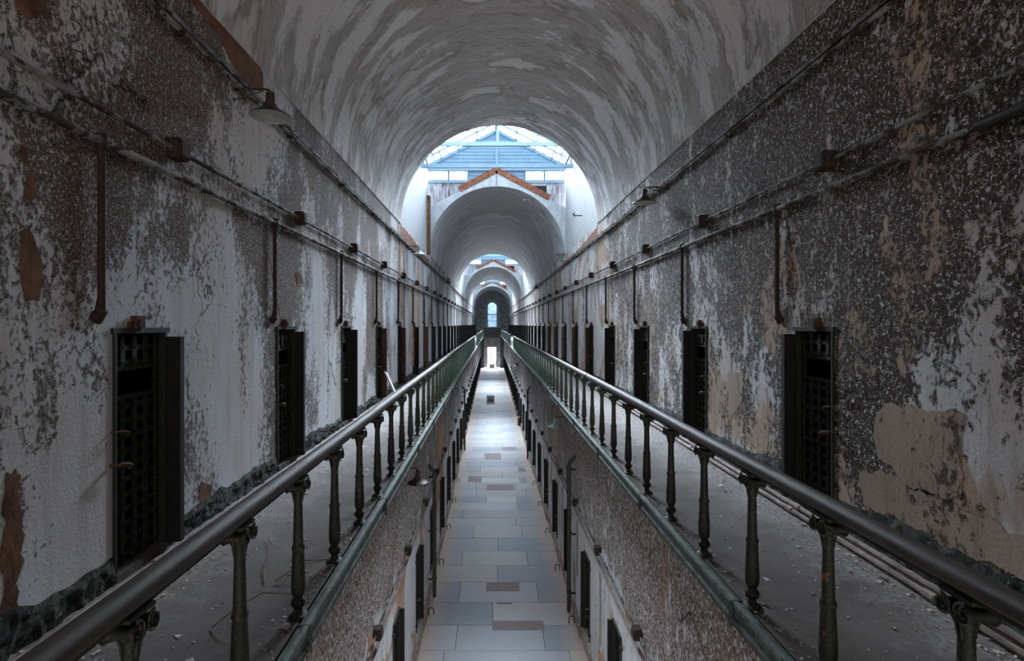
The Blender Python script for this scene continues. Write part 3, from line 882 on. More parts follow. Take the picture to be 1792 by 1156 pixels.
def pane_mat():
    n = N('frosted_blue_window_glass')
    tl = n.t.nodes.new('ShaderNodeBsdfTranslucent'); tl.inputs[0].default_value = (0.012, 0.017, 0.022, 1)
    tr = n.t.nodes.new('ShaderNodeBsdfTransparent'); tr.inputs[0].default_value = (0.20, 0.29, 0.38, 1)
    mx = n.t.nodes.new('ShaderNodeMixShader')
    n.put(mx.inputs[0], n.rng(n.noise(n.mul(n.P, (0.8, 1, 2.2)), 1.2, 4), 0.4, 0.6, 0.1, 0.55))
    n.t.links.new(tl.outputs[0], mx.inputs[1]); n.t.links.new(tr.outputs[0], mx.inputs[2])
    n.t.links.new(mx.outputs[0], n.out.inputs[0])
    return n.m
M['pane'] = pane_mat()
loc3(gm.build('pane', M['pane'], recalc=False))
loc3(MB().box(-1.3, 1.3, YE - 0.2, YE + 0.15, WB - 0.12, WB).build('sill', M['bay_white']))

# bridge between the galleries at the far end
br = empty('bridge', (0, 95.5, 0))
tag(br, 'grey timber bridge joining the two galleries below the arched window', 'bridge')
def loc4(o): o.parent = br; o.location = (0, -95.5, 0); return o
loc4(MB().box(-EDGE - 0.1, EDGE + 0.1, 94.6, 94.68, 0.0, 1.3).build('parapet', M['dark_timber']))
loc4(MB().box(-EDGE - 0.15, EDGE + 0.15, 94.55, 94.72, 1.3, 1.42).build('cap_rail', M['kerb_stone']))
loc4(MB().box(-EDGE - 0.1, EDGE + 0.1, 94.6, 98.0, -0.45, 0.0).build('deck', M['dark_timber']))
# doorway frame
d1 = empty('door_1', (dxc, YE, FLZ))
struct(d1, 'open doorway to the yard at the far end of the ground floor', 'doorway')
def loc5(o): o.parent = d1; o.location = (-dxc, -YE, -FLZ); return o
loc5(MB().box(dxc - DX, dxc - DX + 0.12, YE - 0.05, YE + 0.3, FLZ, DT).build('jamb', M['rust_dark']))
loc5(MB().box(dxc + DX - 0.12, dxc + DX, YE - 0.05, YE + 0.3, FLZ, DT).build('jamb', M['rust_dark']))
loc5(MB().box(dxc - DX, dxc + DX, YE - 0.05, YE + 0.3, DT - 0.12, DT).build('lintel', M['dark_timber']))
loc5(MB().box(dxc - 0.1, dxc, YE + 0.1, YE + 0.2, FLZ, DT).build('mullion', M['rust_dark']))
for s in (-1, 1):
    o = MB().box(min(s * 1.45, s * 2.03), max(s * 1.45, s * 2.03), 96.2, 96.8, FLZ, -0.45).build('pillar', M['dark_timber'])
    struct(o, 'dark pillar carrying the bridge beside the %s ground-floor wall' % ('left' if s < 0 else 'right'), 'pillar')
# yard outside
g = MB(); g.quad((-20, YE + 0.3, FLZ - 0.02), (20, YE + 0.3, FLZ - 0.02), (20, YE + 30, FLZ - 0.02), (-20, YE + 30, FLZ - 0.02))
o = g.build('ground', M['gravel'], recalc=False); struct(o, 'pale ground of the yard outside the end doorway', 'ground')
bush = MB()
for i in range(220):
    a = R_.uniform(0, 2 * PI); rr = R_.uniform(0, 0.9)
    c = Vector((0.75 + 0.6 * rr * math.cos(a), YE + 3.5 + rr * math.sin(a), FLZ + R_.uniform(0.0, 0.95) * (1 - rr * 0.5)))
    t = Vector((R_.gauss(0, 1), R_.gauss(0, 1), R_.gauss(0, 1))).normalized() * 0.13
    u = t.orthogonal().normalized() * 0.06
    bush.b.faces.new([bush.b.verts.new(c - t), bush.b.verts.new(c + u), bush.b.verts.new(c + t), bush.b.verts.new(c - u)])
tag(bush.build('shrub', M['leaf'], recalc=False), 'small green shrub growing in the yard outside the far doorway', 'shrub')
o = MB().box(-4, 0.1, YE + 12, YE + 12.4, FLZ, FLZ + 3.2).build('wall_yard', M['pink_wall']); struct(o, 'faded pink wall across the yard beyond the far doorway', 'wall')

# ------------------------------------------------------------------ galleries
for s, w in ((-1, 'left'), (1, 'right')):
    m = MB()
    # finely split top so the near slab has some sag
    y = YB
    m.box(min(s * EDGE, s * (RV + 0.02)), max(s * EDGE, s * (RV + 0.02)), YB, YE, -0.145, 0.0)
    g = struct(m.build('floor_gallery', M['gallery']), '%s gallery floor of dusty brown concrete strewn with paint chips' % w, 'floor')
    # green iron edge
    e = MB()
    X = lambda v: s * v
    prof = [(X(EDGE + 0.055), 0.0), (X(EDGE + 0.055), 0.018), (X(EDGE + 0.02), 0.028), (X(EDGE - 0.012), 0.028), (X(EDGE - 0.020), 0.012), (X(EDGE - 0.010), -0.012),
            (X(EDGE - 0.006), -0.07), (X(EDGE - 0.018), -0.085), (X(EDGE - 0.018), -0.115), (X(EDGE + 0.01), -0.145), (X(EDGE + 0.04), -0.16), (X(EDGE + 0.08), -0.16), (X(EDGE + 0.08), 0.0)]
    e.extrude(prof, YB + 0.05, YE - 0.1)
    o = e.build('trim_2' if s < 0 else 'trim_3', M['fascia'])
    struct(o, 'chipped green iron edging along the %s gallery' % w, 'edging')
    joint = MB()
    for k in range(20):
        yy = 1.1 + 2.4 * k + R_.uniform(-.2, .2)
        joint.box(min(X(EDGE - 0.03), X(EDGE + 0.058)), max(X(EDGE - 0.03), X(EDGE + 0.058)), yy, yy + 0.012, -0.14, 0.030)
    joint.build('joint_cover', M['iron'], o)

# mouldy rough base of the near walls, real relief
for s, w in ((-1, 'left'), (1, 'right')):
    m = MB()
    runs = []
    prev = YB + 0.1
    for d in UD[s]:
        runs.append((prev, d - 0.01)); prev = d + DW + 0.01
        if prev > 60: break
    for a, b in runs:
        if b - a < 0.2: continue
        step = 0.035 if a < 9 else (0.08 if a < 20 else 0.3)
        ny = int((b - a) / step); nz = 9
        g = []
        for j in range(ny + 1):
            y = a + (b - a) * j / ny
            top = (0.22 if s < 0 else 0.32) + 0.11 * mnoise.noise(Vector((y * 0.9, s * 4, 0))) + 0.05 * mnoise.noise(Vector((y * 5, s * 4, 3)))
            row = []
            for i in range(nz + 1):
                z = top * i / nz
                d = 0.018 + 0.028 * mnoise.noise(Vector((y * 5.5, z * 9, s * 2))) + 0.024 * mnoise.noise(Vector((y * 17, z * 21, s * 2)))
                d *= min(1.0, (nz - i) / 2.0 + 0.02)
                d = max(d, -0.001)
                if i == nz: d = 0.001
                row.append(m.b.verts.new((s * (RV - 0.004 - d), y, z - 0.01)))
            g.append(row)
        for j in range(ny):
            for i in range(nz):
                m.b.faces.new((g[j][i], g[j + 1][i], g[j + 1][i + 1], g[j][i + 1]))
    o = m.build('baseboard_' + w, M['mould'], smooth=False)
    struct(o, 'rough green-black mouldy base band of the %s gallery wall' % w, 'baseboard')

# ground floor slabs
def floor_slabs():
    m = MB()
    col = m.b.loops.layers.float_color.new('tone')
    tones = [(0.44, 0.45, 0.475), (0.48, 0.48, 0.49), (0.38, 0.40, 0.44), (0.51, 0.495, 0.48), (0.44, 0.425, 0.415), (0.33, 0.355, 0.39)]
    brown = (0.22, 0.175, 0.16)
    rows = [(10.4, 11.7, [-1.3, 0.9]), (11.7, 12.86, [-1.35, 1.6]), (12.86, 13.96, [-1.1, 1.05]), (13.96, 15.1, [-0.2]), (15.1, 16.27, [-1.15, 1.1]), (16.27, 17.4, [-0.05]),
            (17.4, 18.5, [-1.2, 0.95]), (18.5, 19.65, [0.0]), (19.65, 20.8, [-0.9, 0.9])]
    y = 20.8
    rr = random.Random(4)
    while y < YE:
        h = rr.uniform(0.75, 1.15)
        c = sorted(rr.uniform(-1.6, 1.6) for _ in range(rr.choice((1, 2, 2))))
        rows.append((y, y + h, c)); y += h
    rows = [(YB, 10.4, [-1.0, 0.6])] + rows
    def slab(x0, x1, y0, y1, z, tone):
        g = 0.008
        x0 += g; x1 -= g; y0 += g; y1 -= g
        if x1 - x0 < 0.05: return
        vs = [m.b.verts.new(p) for p in ((x0, y0, z), (x1, y0, z), (x1, y1, z), (x0, y1, z))]
        lo = [m.b.verts.new(p) for p in ((x0 - .004, y0 - .004, z - 0.05), (x1 + .004, y0 - .004, z - 0.05), (x1 + .004, y1 + .004, z - 0.05), (x0 - .004, y1 + .004, z - 0.05))]
        fs = [m.b.faces.new(vs)] + [m.b.faces.new((vs[i], lo[i], lo[(i + 1) % 4], vs[(i + 1) % 4])) for i in range(4)]
        for f in fs:
            for l in f.loops: l[col] = (*tone, 1)
    for y0, y1, cuts in rows:
        xs = [-2.04] + list(cuts) + [2.04]
        for a, b in zip(xs, xs[1:]):
            t = rr.choice(tones)
            if abs(y0 - 15.1) < .01 and (a < -1.5 or b > 1.5): t = (0.33, 0.35, 0.40)
            k = rr.uniform(0.93, 1.07)
            slab(a, b, y0, y1, FLZ + rr.uniform(-0.003, 0.003), tuple(v * k for v in t))
    for x0, x1, y0, y1 in ((-0.22, 1.12, 13.72, 14.16), (-0.39, 0.60, 15.72, 16.25), (-0.1, 0.35, 15.0, 15.1), (-0.45, 0.85, 25.3, 26.2), (1.2, 1.62, 28.5, 29.3), (-0.6, 0.35, 31.0, 32.6), (-1.4, -0.7, 26.6, 27.6), (0.4, 1.3, 33.4, 34.2)):
        slab(x0, x1, y0, y1, FLZ + 0.006, brown)
    return m.build('floor', M['slab'], recalc=False)
fl = struct(floor_slabs(), 'ground floor paved with worn grey and bluish stone slabs and a few brown ones', 'floor')
MB().box(-2.5, 2.5, YB, YE + 0.3, FLZ - 0.2, FLZ - 0.03).build('joint_bed', M['joint'], fl)
for s, w in ((-1, 'left'), (1, 'right')):
    m = MB()
    rr = random.Random(9 + s)
    y = YB + 0.2
    while y < 70:
        L = rr.uniform(0.8, 1.6)
        d = rr.uniform(0.05, 0.10)
        m.extrude([(s * (LW - d), FLZ), (s * (LW - d + 0.02), FLZ + 0.14), (s * LW, FLZ + 0.22), (s * LW, FLZ)], y, y + L - 0.01)
        y += L
    struct(m.build('baseboard_lower_' + w, M['footing']), 'crumbling peach-coloured footing along the %s ground-floor wall' % w, 'baseboard')

# ------------------------------------------------------------------ railings
def baluster_mesh():
    m = MB()
    prof = [(0.0, 0.0), (0.062, 0.0), (0.062, 0.014), (0.040, 0.024), (0.027, 0.040), (0.026, 0.058), (0.040, 0.072), (0.047, 0.088), (0.046, 0.104), (0.036, 0.116), (0.027, 0.128),
            (0.031, 0.138), (0.041, 0.155), (0.0455, 0.185), (0.045, 0.24), (0.041, 0.33), (0.0365, 0.43), (0.041, 0.437), (0.042, 0.452), (0.037, 0.46), (0.033, 0.47),
            (0.030, 0.60), (0.027, 0.74), (0.0255, 0.80), (0.031, 0.806), (0.031, 0.818), (0.026, 0.826), (0.026, 0.90), (0.0, 0.90)]
    m.lathe(prof, seg=12)
    return m.mesh('baluster', M['baluster'], smooth=True)
def scroll_mesh():
    m = MB()
    for sy in (-1, 1):
        # drum of the volute, its axis across the rail, and spiral relief on both of its ends
        c = Vector((0, sy * 0.047, 0.845))
        rings = []
        for x, r in ((-0.052, 0.0), (-0.052, 0.026), (-0.046, 0.030), (-0.018, 0.022), (0.018, 0.022), (0.046, 0.030), (0.052, 0.026), (0.052, 0.0)):
            if r == 0: rings.append([m.b.verts.new(c + Vector((x, 0, 0)))])
            else: rings.append([m.b.verts.new(c + Vector((x, r * math.cos(2 * PI * k / 14), r * math.sin(2 * PI * k / 14)))) for k in range(14)])
        for a, b in zip(rings, rings[1:]):
            for k in range(14):
                k2 = (k + 1) % 14
                if len(a) == 1: m.b.faces.new((a[0], b[k2], b[k]))
                elif len(b) == 1: m.b.faces.new((a[k], a[k2], b[0]))
                else: m.b.faces.new((a[k], a[k2], b[k2], b[k]))
        for x in (-0.054, 0.054):
            pts = []
            for i in range(26):
                t = i / 25
                a = PI / 2 - sy * (-1) * t * 3.4 * PI
                r = 0.037 * (1 - t) + 0.006
                pts.append(c + Vector((x, -sy * 0 + r * math.cos(a) * 1.0, r * math.sin(a))))
            m.tube(pts, [0.0055 * (1 - 0.4 * i / 25) for i in range(26)], seg=5)
            m.tube([Vector((x * 0.42, sy * 0.008, 0.74)), Vector((x * 0.55, sy * 0.012, 0.79)), Vector((x * 0.95, sy * 0.016, 0.84)), c + Vector((x, 0, 0.040))], 0.006, seg=5)
    m.box(-0.045, 0.045, -0.07, 0.07, 0.888, 0.902)
    return m.mesh('scroll_capital', M['baluster'], smooth=True)
BAL, SCR = baluster_mesh(), scroll_mesh()
BSP = 0.818
def railing(s, y0, y1, first, label):
    xr = 1.497 * s
    root = empty('iron_railing', (xr, y0, 0))
    tag(root, label, 'railing')
    m = MB()
    prof = []
    for i in range(13):
        a = PI * i / 12
        prof.append((0.052 * math.cos(a), 0.955 + 0.040 * math.sin(a)))
    prof += [(-0.052, 0.935), (-0.040, 0.922), (0.040, 0.922), (0.052, 0.935)]
    rr = random.Random(int(y0 * 10) + s)
    y = y0
    rails = []
    # handrail in lengths that wander a little, as old rails do
    n = max(2, int((y1 - y0) / 0.8))
    rings = []
    for j in range(n + 1):
        yy = y0 + (y1 - y0) * j / n
        dz = 0.012 * mnoise.noise(Vector((yy * 0.22, s * 5, 1))) if yy > 4 else 0
        dx = 0.02 * mnoise.noise(Vector((yy * 0.15, s * 5, 8))) if yy > 4 else 0
        rings.append([m.b.verts.new((px + dx, yy - y0, pz + dz)) for px, pz in prof])
    k = len(prof)
    for a, b in zip(rings, rings[1:]):
        for i in range(k):
            m.b.faces.new((a[i], a[(i + 1) % k], b[(i + 1) % k], b[i]))
    m.b.faces.new(rings[0][::-1]); m.b.faces.new(rings[-1])
    hr = m.build('handrail', M['rail_wood'], root, smooth=True)
    yy = 3.02 if s < 0 else 4.9
    while yy < min(y1, 30):
        if yy > y0:
            pr = [(px * 1.012, 0.955 + (pz - 0.955) * 1.03) for px, pz in prof]
            MB().extrude(pr, yy - y0, yy - y0 + 0.010).build('splice', M['flat_iron'], hr)
        yy += 4.9
    MB().box(-0.030, 0.030, 0, y1 - y0, 0.900, 0.923).build('flat_bar', M['flat_iron'], root)
    yy = first
    i = 0
    while yy < y1 - 0.1:
        if yy > y0 + 0.05:
            b = bpy.data.objects.new('baluster', BAL)
            C.objects.link(b); b.parent = root
            b.location = (0, yy - y0, 0)
            b.rotation_euler = (0, 0, rr.uniform(0, 1))
            if yy < 30:
                c = bpy.data.objects.new('scroll_capital', SCR)
                C.objects.link(c); c.parent = b
                c.rotation_euler = (0, 0, -b.rotation_euler.z)
        yy += BSP
    return root
F_L, F_R = 3.514 - 6 * BSP, 3.63 - 6 * BSP
railing(-1, -0.6, 42.3, F_L, 'long dark iron railing with wooden handrail on the left gallery')
railing(1, -0.6, 42.3, F_R, 'long dark iron railing with wooden handrail on the right gallery')
railing(-1, 47.6, 94.5, F_L + BSP * 60, 'far green railing on the left gallery, beyond the break in the rail')
railing(1, 47.6, 94.5, F_R + BSP * 60, 'far green railing on the right gallery, beyond the break in the rail')

# ------------------------------------------------------------------ cell doors of the gallery
def make_cell_door(s):
    """local frame: origin at the near jamb foot on the wall face; +x points into the hall for s=-1 (mirrored for s=1), +y down the hall"""
    k = -s
    def X(a, b): return (min(k * a, k * b), max(k * a, k * b))
    root = empty('cell_door'); root['kind'] = 'thing'
    h0, h1 = 0.06, DH
    f = MB()
    f.box(*X(-0.10, 0.018), 0.0, 0.028, h0, h1)
    f.box(*X(-0.10, 0.018), DW - 0.028, DW, h0, h1)
    f.box(*X(-0.10, 0.022), -0.02, DW + 0.03, h1 - 0.02, h1 + 0.022)
    f.build('door_frame', M['iron'], root)
    # lattice leaf of flat straps, with the feed hatch left open
    xl = -0.05
    lf = MB()
    H0, H1 = h0 + 0.03, h1 - 0.04
    ya, yb2 = 0.035, DW - 0.05
    cols = 5
    hz0, hz1 = h1 - 0.50, h1 - 0.29
    for i in range(cols):
        y = ya + (yb2 - ya) * i / (cols - 1)
        if 0 < i < cols - 1:
            lf.box(*X(xl - 0.006, xl + 0.008), y - 0.026, y + 0.026, H0, hz0)
            lf.box(*X(xl - 0.006, xl + 0.008), y - 0.026, y + 0.026, hz1, H1)
        else:
            lf.box(*X(xl - 0.006, xl + 0.012), y - 0.024, y + 0.024, H0, H1)
    z = H0 + 0.05
    while z < H1:
        if not (hz0 < z < hz1):
            lf.box(*X(xl - 0.014, xl - 0.002), ya, yb2, z - 0.022, z + 0.022)
        z += 0.112
    lf.box(*X(xl - 0.010, xl + 0.014), ya, yb2, hz0 - 0.02, hz0 + 0.012)
    lf.box(*X(xl - 0.010, xl + 0.014), ya, yb2, hz1 - 0.012, hz1 + 0.02)
    z = H0 + 0.05
    while z < H1:
        if not (hz0 - .03 < z < hz1 + .03):
            for i in range(cols):
                y = ya + (yb2 - ya) * i / (cols - 1)
                lf.box(*X(xl + 0.004, xl + 0.016), y - 0.008, y + 0.008, z - 0.008, z + 0.008)
        z += 0.112
    leaf = lf.build('lattice_leaf', M['lattice'], root)
    # plank door slid back against the far jamb
    MB().box(*X(-0.09, 0.135), DW - 0.012, DW + 0.045, h0 + 0.0, h1 - 0.055).build('plank_door_edge', M['door_wood'], root)
    st = MB()
    z = H0 + 0.12
    while z < H1 - 0.1:
        st.box(*X(-0.085, -0.02), DW - 0.022, DW - 0.011, z - 0.008, z + 0.008)
        z += 0.112
    st.box(*X(-0.085, -0.075), DW - 0.022, DW - 0.011, H0, H1)
    st.build('strap_ladder', M['lattice'], root)
    # hasp and staple at the near jamb
    for z, r, L in ((1.105, 0.009, 0.055), (0.865, 0.016, 0.07)):
        hk = MB()
        pts = [(k * -0.02, -0.02, z), (k * L, -0.01, z + 0.005), (k * (L + 0.015), 0.04, z), (k * (L + 0.01), 0.085, z - 0.02), (k * (L - 0.01), 0.095, z - 0.045)]
        hk.tube(pts, r, 7)
        hk.build('hasp', M['rust'], root, smooth=True)
    # rusty hanger block above the head
    b = MB()
    b.box(*X(0.0, 0.05), 0.20, 0.30, h1 + 0.015, h1 + 0.115)
    b.box(*X(0.0, 0.025), 0.16, 0.20, h1 + 0.015, h1 + 0.07)
    b.box(*X(0.0, 0.06), 0.22, 0.28, h1 + 0.03, h1 + 0.09)
    b.build('hanger_block', M['rust'], root)
    MB().box(*X(-0.45, 0.035), 0.0, DW, 0.0, 0.062).build('threshold', M['dark_timber'], root)
    return root
ORD = ['first', 'second', 'third', 'fourth', 'fifth', 'sixth', 'seventh', 'eighth', 'ninth', 'tenth', 'eleventh', 'twelfth', 'thirteenth', 'fourteenth']
for s, w in ((-1, 'left'), (1, 'right')):
    proto = make_cell_door(s)
    km = kid_map(proto)
    vis = [y for y in UD[s] if y > 0.3]
    if s == 1: vis = [y for y in vis if y > 3]      # the first right door is outside the frame
    if s == -1: vis = [y for y in vis if y > 3]
    if s == -1: solid = {3: 'brown_wood', 4: 'brown_wood', 5: 'door_wood', 6: 'brown_wood'}
    else: solid = {3: 'door_wood', 4: 'brown_wood', 5: 'brown_wood', 6: 'brown_wood', 7: 'brown_wood', 8: 'brown_wood'}
    for i, y in enumerate(vis):
        o = proto if i == 0 else copy_tree(proto, km)
        o.location = (s * RV, y, 0)
        if i < 12:
            extra = {0: 'dark iron cell door with rusty hasp', 1: 'dark lattice cell door with rusty hook'}.get(i, 'slender iron lattice cell door')
            tag(o, '%s in the %s gallery wall, %s from the viewer' % (extra, w, ORD[i]), 'door', 'cell doors along the %s gallery' % w)
        else:
            tag(o, 'one of the crowded far cell doors in the %s gallery wall, thirteenth or farther' % w, 'door', 'farthest cell doors along the %s gallery' % w)
    # other wood tones further along
    for i, mn in solid.items():
        o = [q for q in C.objects if q.parent is None and q.name.startswith('cell_door') and abs(q.location.y - vis[i]) < 0.01 and q.location.x * s > 0][0]
        for ch in [q for q in C.objects if q.parent == o and q.name.startswith('plank_door_edge')]:
            ch.data = ch.data.copy(); ch.data.materials[0] = M[mn]
            ch['label'] = 'reddish brown plank edge' if mn == 'brown_wood' else 'black plank edge'

# ground-storey doors
def make_lower_door(s):
    k = -s
    def X(a, b): return (min(k * a, k * b), max(k * a, k * b))
    root = empty('cell_door'); root['kind'] = 'thing'
    H = LDT - LDB
    m = MB()
    n = 5
    for i in range(n):
        y0 = 0.02 + (DW - 0.04) * i / n
        m.box(*X(-0.10, -0.055 + (i % 2) * 0.004), y0, y0 + (DW - 0.04) / n - 0.006, 0.01, H - 0.02)
    m.build('plank_leaf', M['door_wood'], root)
    f = MB()
    f.box(*X(-0.06, 0.025), 0.0, 0.05, 0, H).box(*X(-0.06, 0.025), DW - 0.05, DW, 0, H).box(*X(-0.06, 0.03), 0, DW, H - 0.05, H)
    f.build('door_frame', M['iron'], root)
    MB().box(*X(-0.02, 0.11), DW - 0.02, DW + 0.03, 0.0, H - 0.04).build('open_shutter', M['door_wood'], root)
    for z in (0.55, 0.75):
        MB().tube([(k * 0.0, 0.03, z), (k * 0.09, 0.04, z), (k * 0.10, 0.10, z), (k * 0.02, 0.12, z)], 0.011, 6).build('hasp', M['conduit'], root, smooth=True)
    for z in (0.16, H - 0.2):
        MB().box(*X(0.0, 0.05), -0.07, -0.015, z, z + 0.05).build('hinge_pin', M['iron'], root)
    MB().box(*X(0.0, 0.05), -0.04, DW + 0.04, -0.42, 0.0).build('threshold', M['kerb_stone'], root)
    return root
for s, w in ((-1, 'left'), (1, 'right')):
    proto = make_lower_door(s)
    km = kid_map(proto)
    vis = LD[s]
    for i, y in enumerate(vis):
        o = proto if i == 0 else copy_tree(proto, km)
        o.location = (s * LW, y, LDB)
        if i < 9:
            tag(o, 'black plank door on the ground floor beneath the %s gallery, %s from the viewer' % (w, ORD[i]), 'door', 'ground-floor cell doors beneath the %s gallery' % w)
        else:
            tag(o, 'one of the crowded far doors on the ground floor beneath the %s gallery' % w, 'door', 'farthest ground-floor cell doors beneath the %s gallery' % w)

# ------------------------------------------------------------------ pipes and conduits
def wavy(x, z, y0, y1, step=0.5, amp=0.008, seed=0.0):
    n = int((y1 - y0) / step)
    return [(x, y0 + (y1 - y0) * i / n, z + amp * mnoise.noise(Vector((i * 0.35, seed, 2.0)))) for i in range(n + 1)]
for s, w in ((-1, 'left'), (1, 'right')):
    xw = s * RV
    # upper conduit with junction boxes
    zc = EYE + (1.50 if s < 0 else 1.555)
    c = empty('conduit', (xw, 0, zc))
    tag(c, 'thin grey conduit with rusty square junction boxes high on the %s gallery wall' % w, 'conduit')
    def ch(o): o.parent = c; o.location = (-xw, 0, -zc); return o
    ch(MB().tube(wavy(xw - s * 0.045, zc, YB + 0.1, YE - 0.2, seed=s), 0.021, 8).build('conduit_run', M['conduit'], smooth=True))
    by0 = 4.67 if s < 0 else 5.18
    bm = MB()
    bm.box(-0.07, 0.07, -0.085, 0.085, -0.085, 0.085)
    bmesh.ops.bevel(bm.b, geom=list(bm.b.edges), offset=0.012, segments=2, affect='EDGES')
    bm.box(-0.078, 0.078, -0.06, 0.06, -0.06, 0.06)
    bmesh_me = bm.mesh('junction_box', M['rust_dark'])
    kk = -1
    while True:
        y = by0 + STEP * kk
        kk += 1
        if y > 80: break
        if y < 0.5: continue
        b = bpy.data.objects.new('junction_box', bmesh_me); C.objects.link(b)
        b.parent = c; b.location = (-s * 0.055, y, 0)
    for y in [2.2 + 3.02 * i for i in range(9)]:
        ch(MB().tube([(xw - s * 0.045, y, zc), (xw - s * 0.045, y + 0.06, zc)], 0.028, 8).build('coupling', M['conduit'], smooth=True))
    # lower pipe with drops beside each door
    zp = EYE + (1.27 if s < 0 else 1.29)
    p = empty('water_pipe', (xw, 0, zp))
    tag(p, 'long grey pipe on the %s gallery wall with a drop beside every cell door' % w, 'pipe')
    def cp(o): o.parent = p; o.location = (-xw, 0, -zp); return o
    cp(MB().tube(wavy(xw - s * 0.05, zp, YB + 0.1, YE - 0.2, seed=s + 4), 0.030, 10).build('main_run', M['conduit'], smooth=True))
    for y in ([1.9, 4.8, 7.6, 10.7] if s < 0 else [3.55, 5.0, 7.3, 9.8]):
        cp(MB().tube([(xw - s * 0.05, y, zp), (xw - s * 0.05, y + 0.10, zp)], 0.038, 10).build('coupling', M['conduit'], smooth=True))
    if s > 0:
        cp(MB().tube(wavy(xw - s * 0.055, zp + 0.004, 1.0, 3.56, seed=s + 4), 0.040, 10).build('sleeve', M['flat_iron'], smooth=True))
    for y in UD[s]:
        if y < 0.5: continue
        yd = y - 0.18 if s < 0 else y + DW + 0.29
        zb = 1.98
        cp(MB().tube([(xw - s * 0.05, yd, zp), (xw - s * 0.05, yd, zb + 0.10), (xw - s * 0.04, yd, zb)], [0.024, 0.024, 0.034], 8).build('drop_pipe', M['rust_dark'], smooth=True))
        if y < 30:
            cp(MB().tube([(xw - s * 0.06, yd, zb + 0.01), (xw, yd, zb - 0.06)], [0.035, 0.05], 8).build('elbow', M['rust_dark'], smooth=True))
            cp(MB().tube([(xw - s * 0.05, yd, zp - 0.05), (xw - s * 0.05, yd, zp + 0.05)], 0.038, 8).build('tee', M['rust_dark'], smooth=True))
    # pair of lighting conduits under the springing
    zt = EYE + 2.56
    q = empty('lighting_conduit', (xw, 0, zt))
    tag(q, 'pair of grey conduits running just below the vault along the %s wall' % w, 'conduit')
    def cq(o): o.parent = q; o.location = (-xw, 0, -zt); return o
    cq(MB().tube(wavy(xw - s * 0.05, zt, YB + 0.1, YE - 0.2, seed=s + 7), 0.026, 10).build('conduit_run', M['conduit'], smooth=True))
    cq(MB().box(min(xw, xw - s * 0.05), max(xw, xw - s * 0.05), YB + 0.1, 60, zt + 0.055, zt + 0.10).build('batten', M['conduit']))
    for y in [2.1 + 2.6 * i for i in range(9)]:
        cq(MB().tube([(xw - s * 0.05, y, zt), (xw - s * 0.05, y + 0.05, zt)], 0.035, 10).box(min(xw, xw - s * 0.06), max(xw, xw - s * 0.06), y, y + 0.03, zt - 0.05, zt + 0.05).build('clip', M['rust_dark']))
    # pair of pipes lying on the gallery floor
    fp = empty('floor_pipes', (xw, 0, 0))
    tag(fp, 'pair of dusty pipes lying on the %s gallery floor against the wall' % w, 'pipe')
    def cf(o): o.parent = fp; o.location = (-xw, 0, 0); return o
    xs = (0.17, 0.25)
    for i, d in enumerate(xs):
        cf(MB().tube(wavy(xw - s * d, 0.035 + 0.02 * (1 - i), YB + 0.1, 41 if s < 0 else 42, seed=s + i), 0.024, 8).build('pipe_run', M['pipe'], smooth=True))
        for y in ([1.5 + .3 * i, 4.15 + 0.22 * i, 7.2, 10.2] if s < 0 else [2.35 + .2 * i, 3.5 + 0.16 * i, 5.4, 8.1]):
            cf(MB().tube([(xw - s * d, y, 0.035 + 0.02 * (1 - i)), (xw - s * d, y + 0.10, 0.035 + 0.02 * (1 - i))], 0.034, 8).build('coupling', M['pipe'], smooth=True))
    # ground storey pipe line with boxes
    xl = s * LW
    zl = -2.80
    lp = empty('conduit', (xl, 0, zl))
    tag(lp, 'conduit and pipe with dark square boxes on the ground-floor wall beneath the %s gallery' % w, 'conduit')
    def cl(o): o.parent = lp; o.location = (-xl, 0, -zl); return o
    cl(MB().tube(wavy(xl - s * 0.045, zl, YB + 0.1, YE - 2, seed=s + 9), 0.020, 8).build('conduit_run', M['conduit'], smooth=True))
    cl(MB().tube(wavy(xl - s * 0.045, zl - 0.22, YB + 0.1, YE - 2, seed=s + 12), 0.026, 8).build('pipe_run', M['pipe'], smooth=True))
    kk = 0
    while True:
        y = 8.25 + STEP * kk; kk += 1
        if y > 60: break
        b = bpy.data.objects.new('junction_box', bmesh_me); C.objects.link(b)
        b.parent = lp; b.location = (-s * 0.055, y, 0)
# drain pipes down to the ground floor
def drain(s, y, ztop, label):
    x = s * LW
    o = MB().tube([(x + s * 0.02, y, ztop), (x - s * 0.06, y, ztop - 0.06), (x - s * 0.17, y, ztop - 0.20), (x - s * 0.18, y, ztop - 0.30), (x - s * 0.18, y, FLZ + 0.02)], 0.052, 10).build('drain_pipe', M['drain'], smooth=True)
    for z in (ztop - 0.35, (ztop + FLZ) / 2, FLZ + 0.5):
        MB().tube([(x - s * 0.18, y, z), (x - s * 0.18, y, z + 0.09)], 0.066, 10).build('socket', M['drain'], o, smooth=True)
        MB().box(min(x, x - s * 0.16), max(x, x - s * 0.16), y - 0.02, y + 0.02, z - 0.02, z + 0.02).build('bracket', M['rust_dark'], o)
    tag(o, label, 'pipe')
drain(-1, 15.4, -2.1, 'dark drain pipe with elbow running down the left ground-floor wall, nearest of that side')
drain(1, 14.6, -1.66, 'dark drain pipe with bent top running down the right ground-floor wall, nearest of that side')
drain(-1, 33.2, -1.9, 'dark drain pipe on the left ground-floor wall, the one farther from the viewer')
drain(1, 31.0, -1.66, 'dark drain pipe on the right ground-floor wall, the one farther from the viewer')

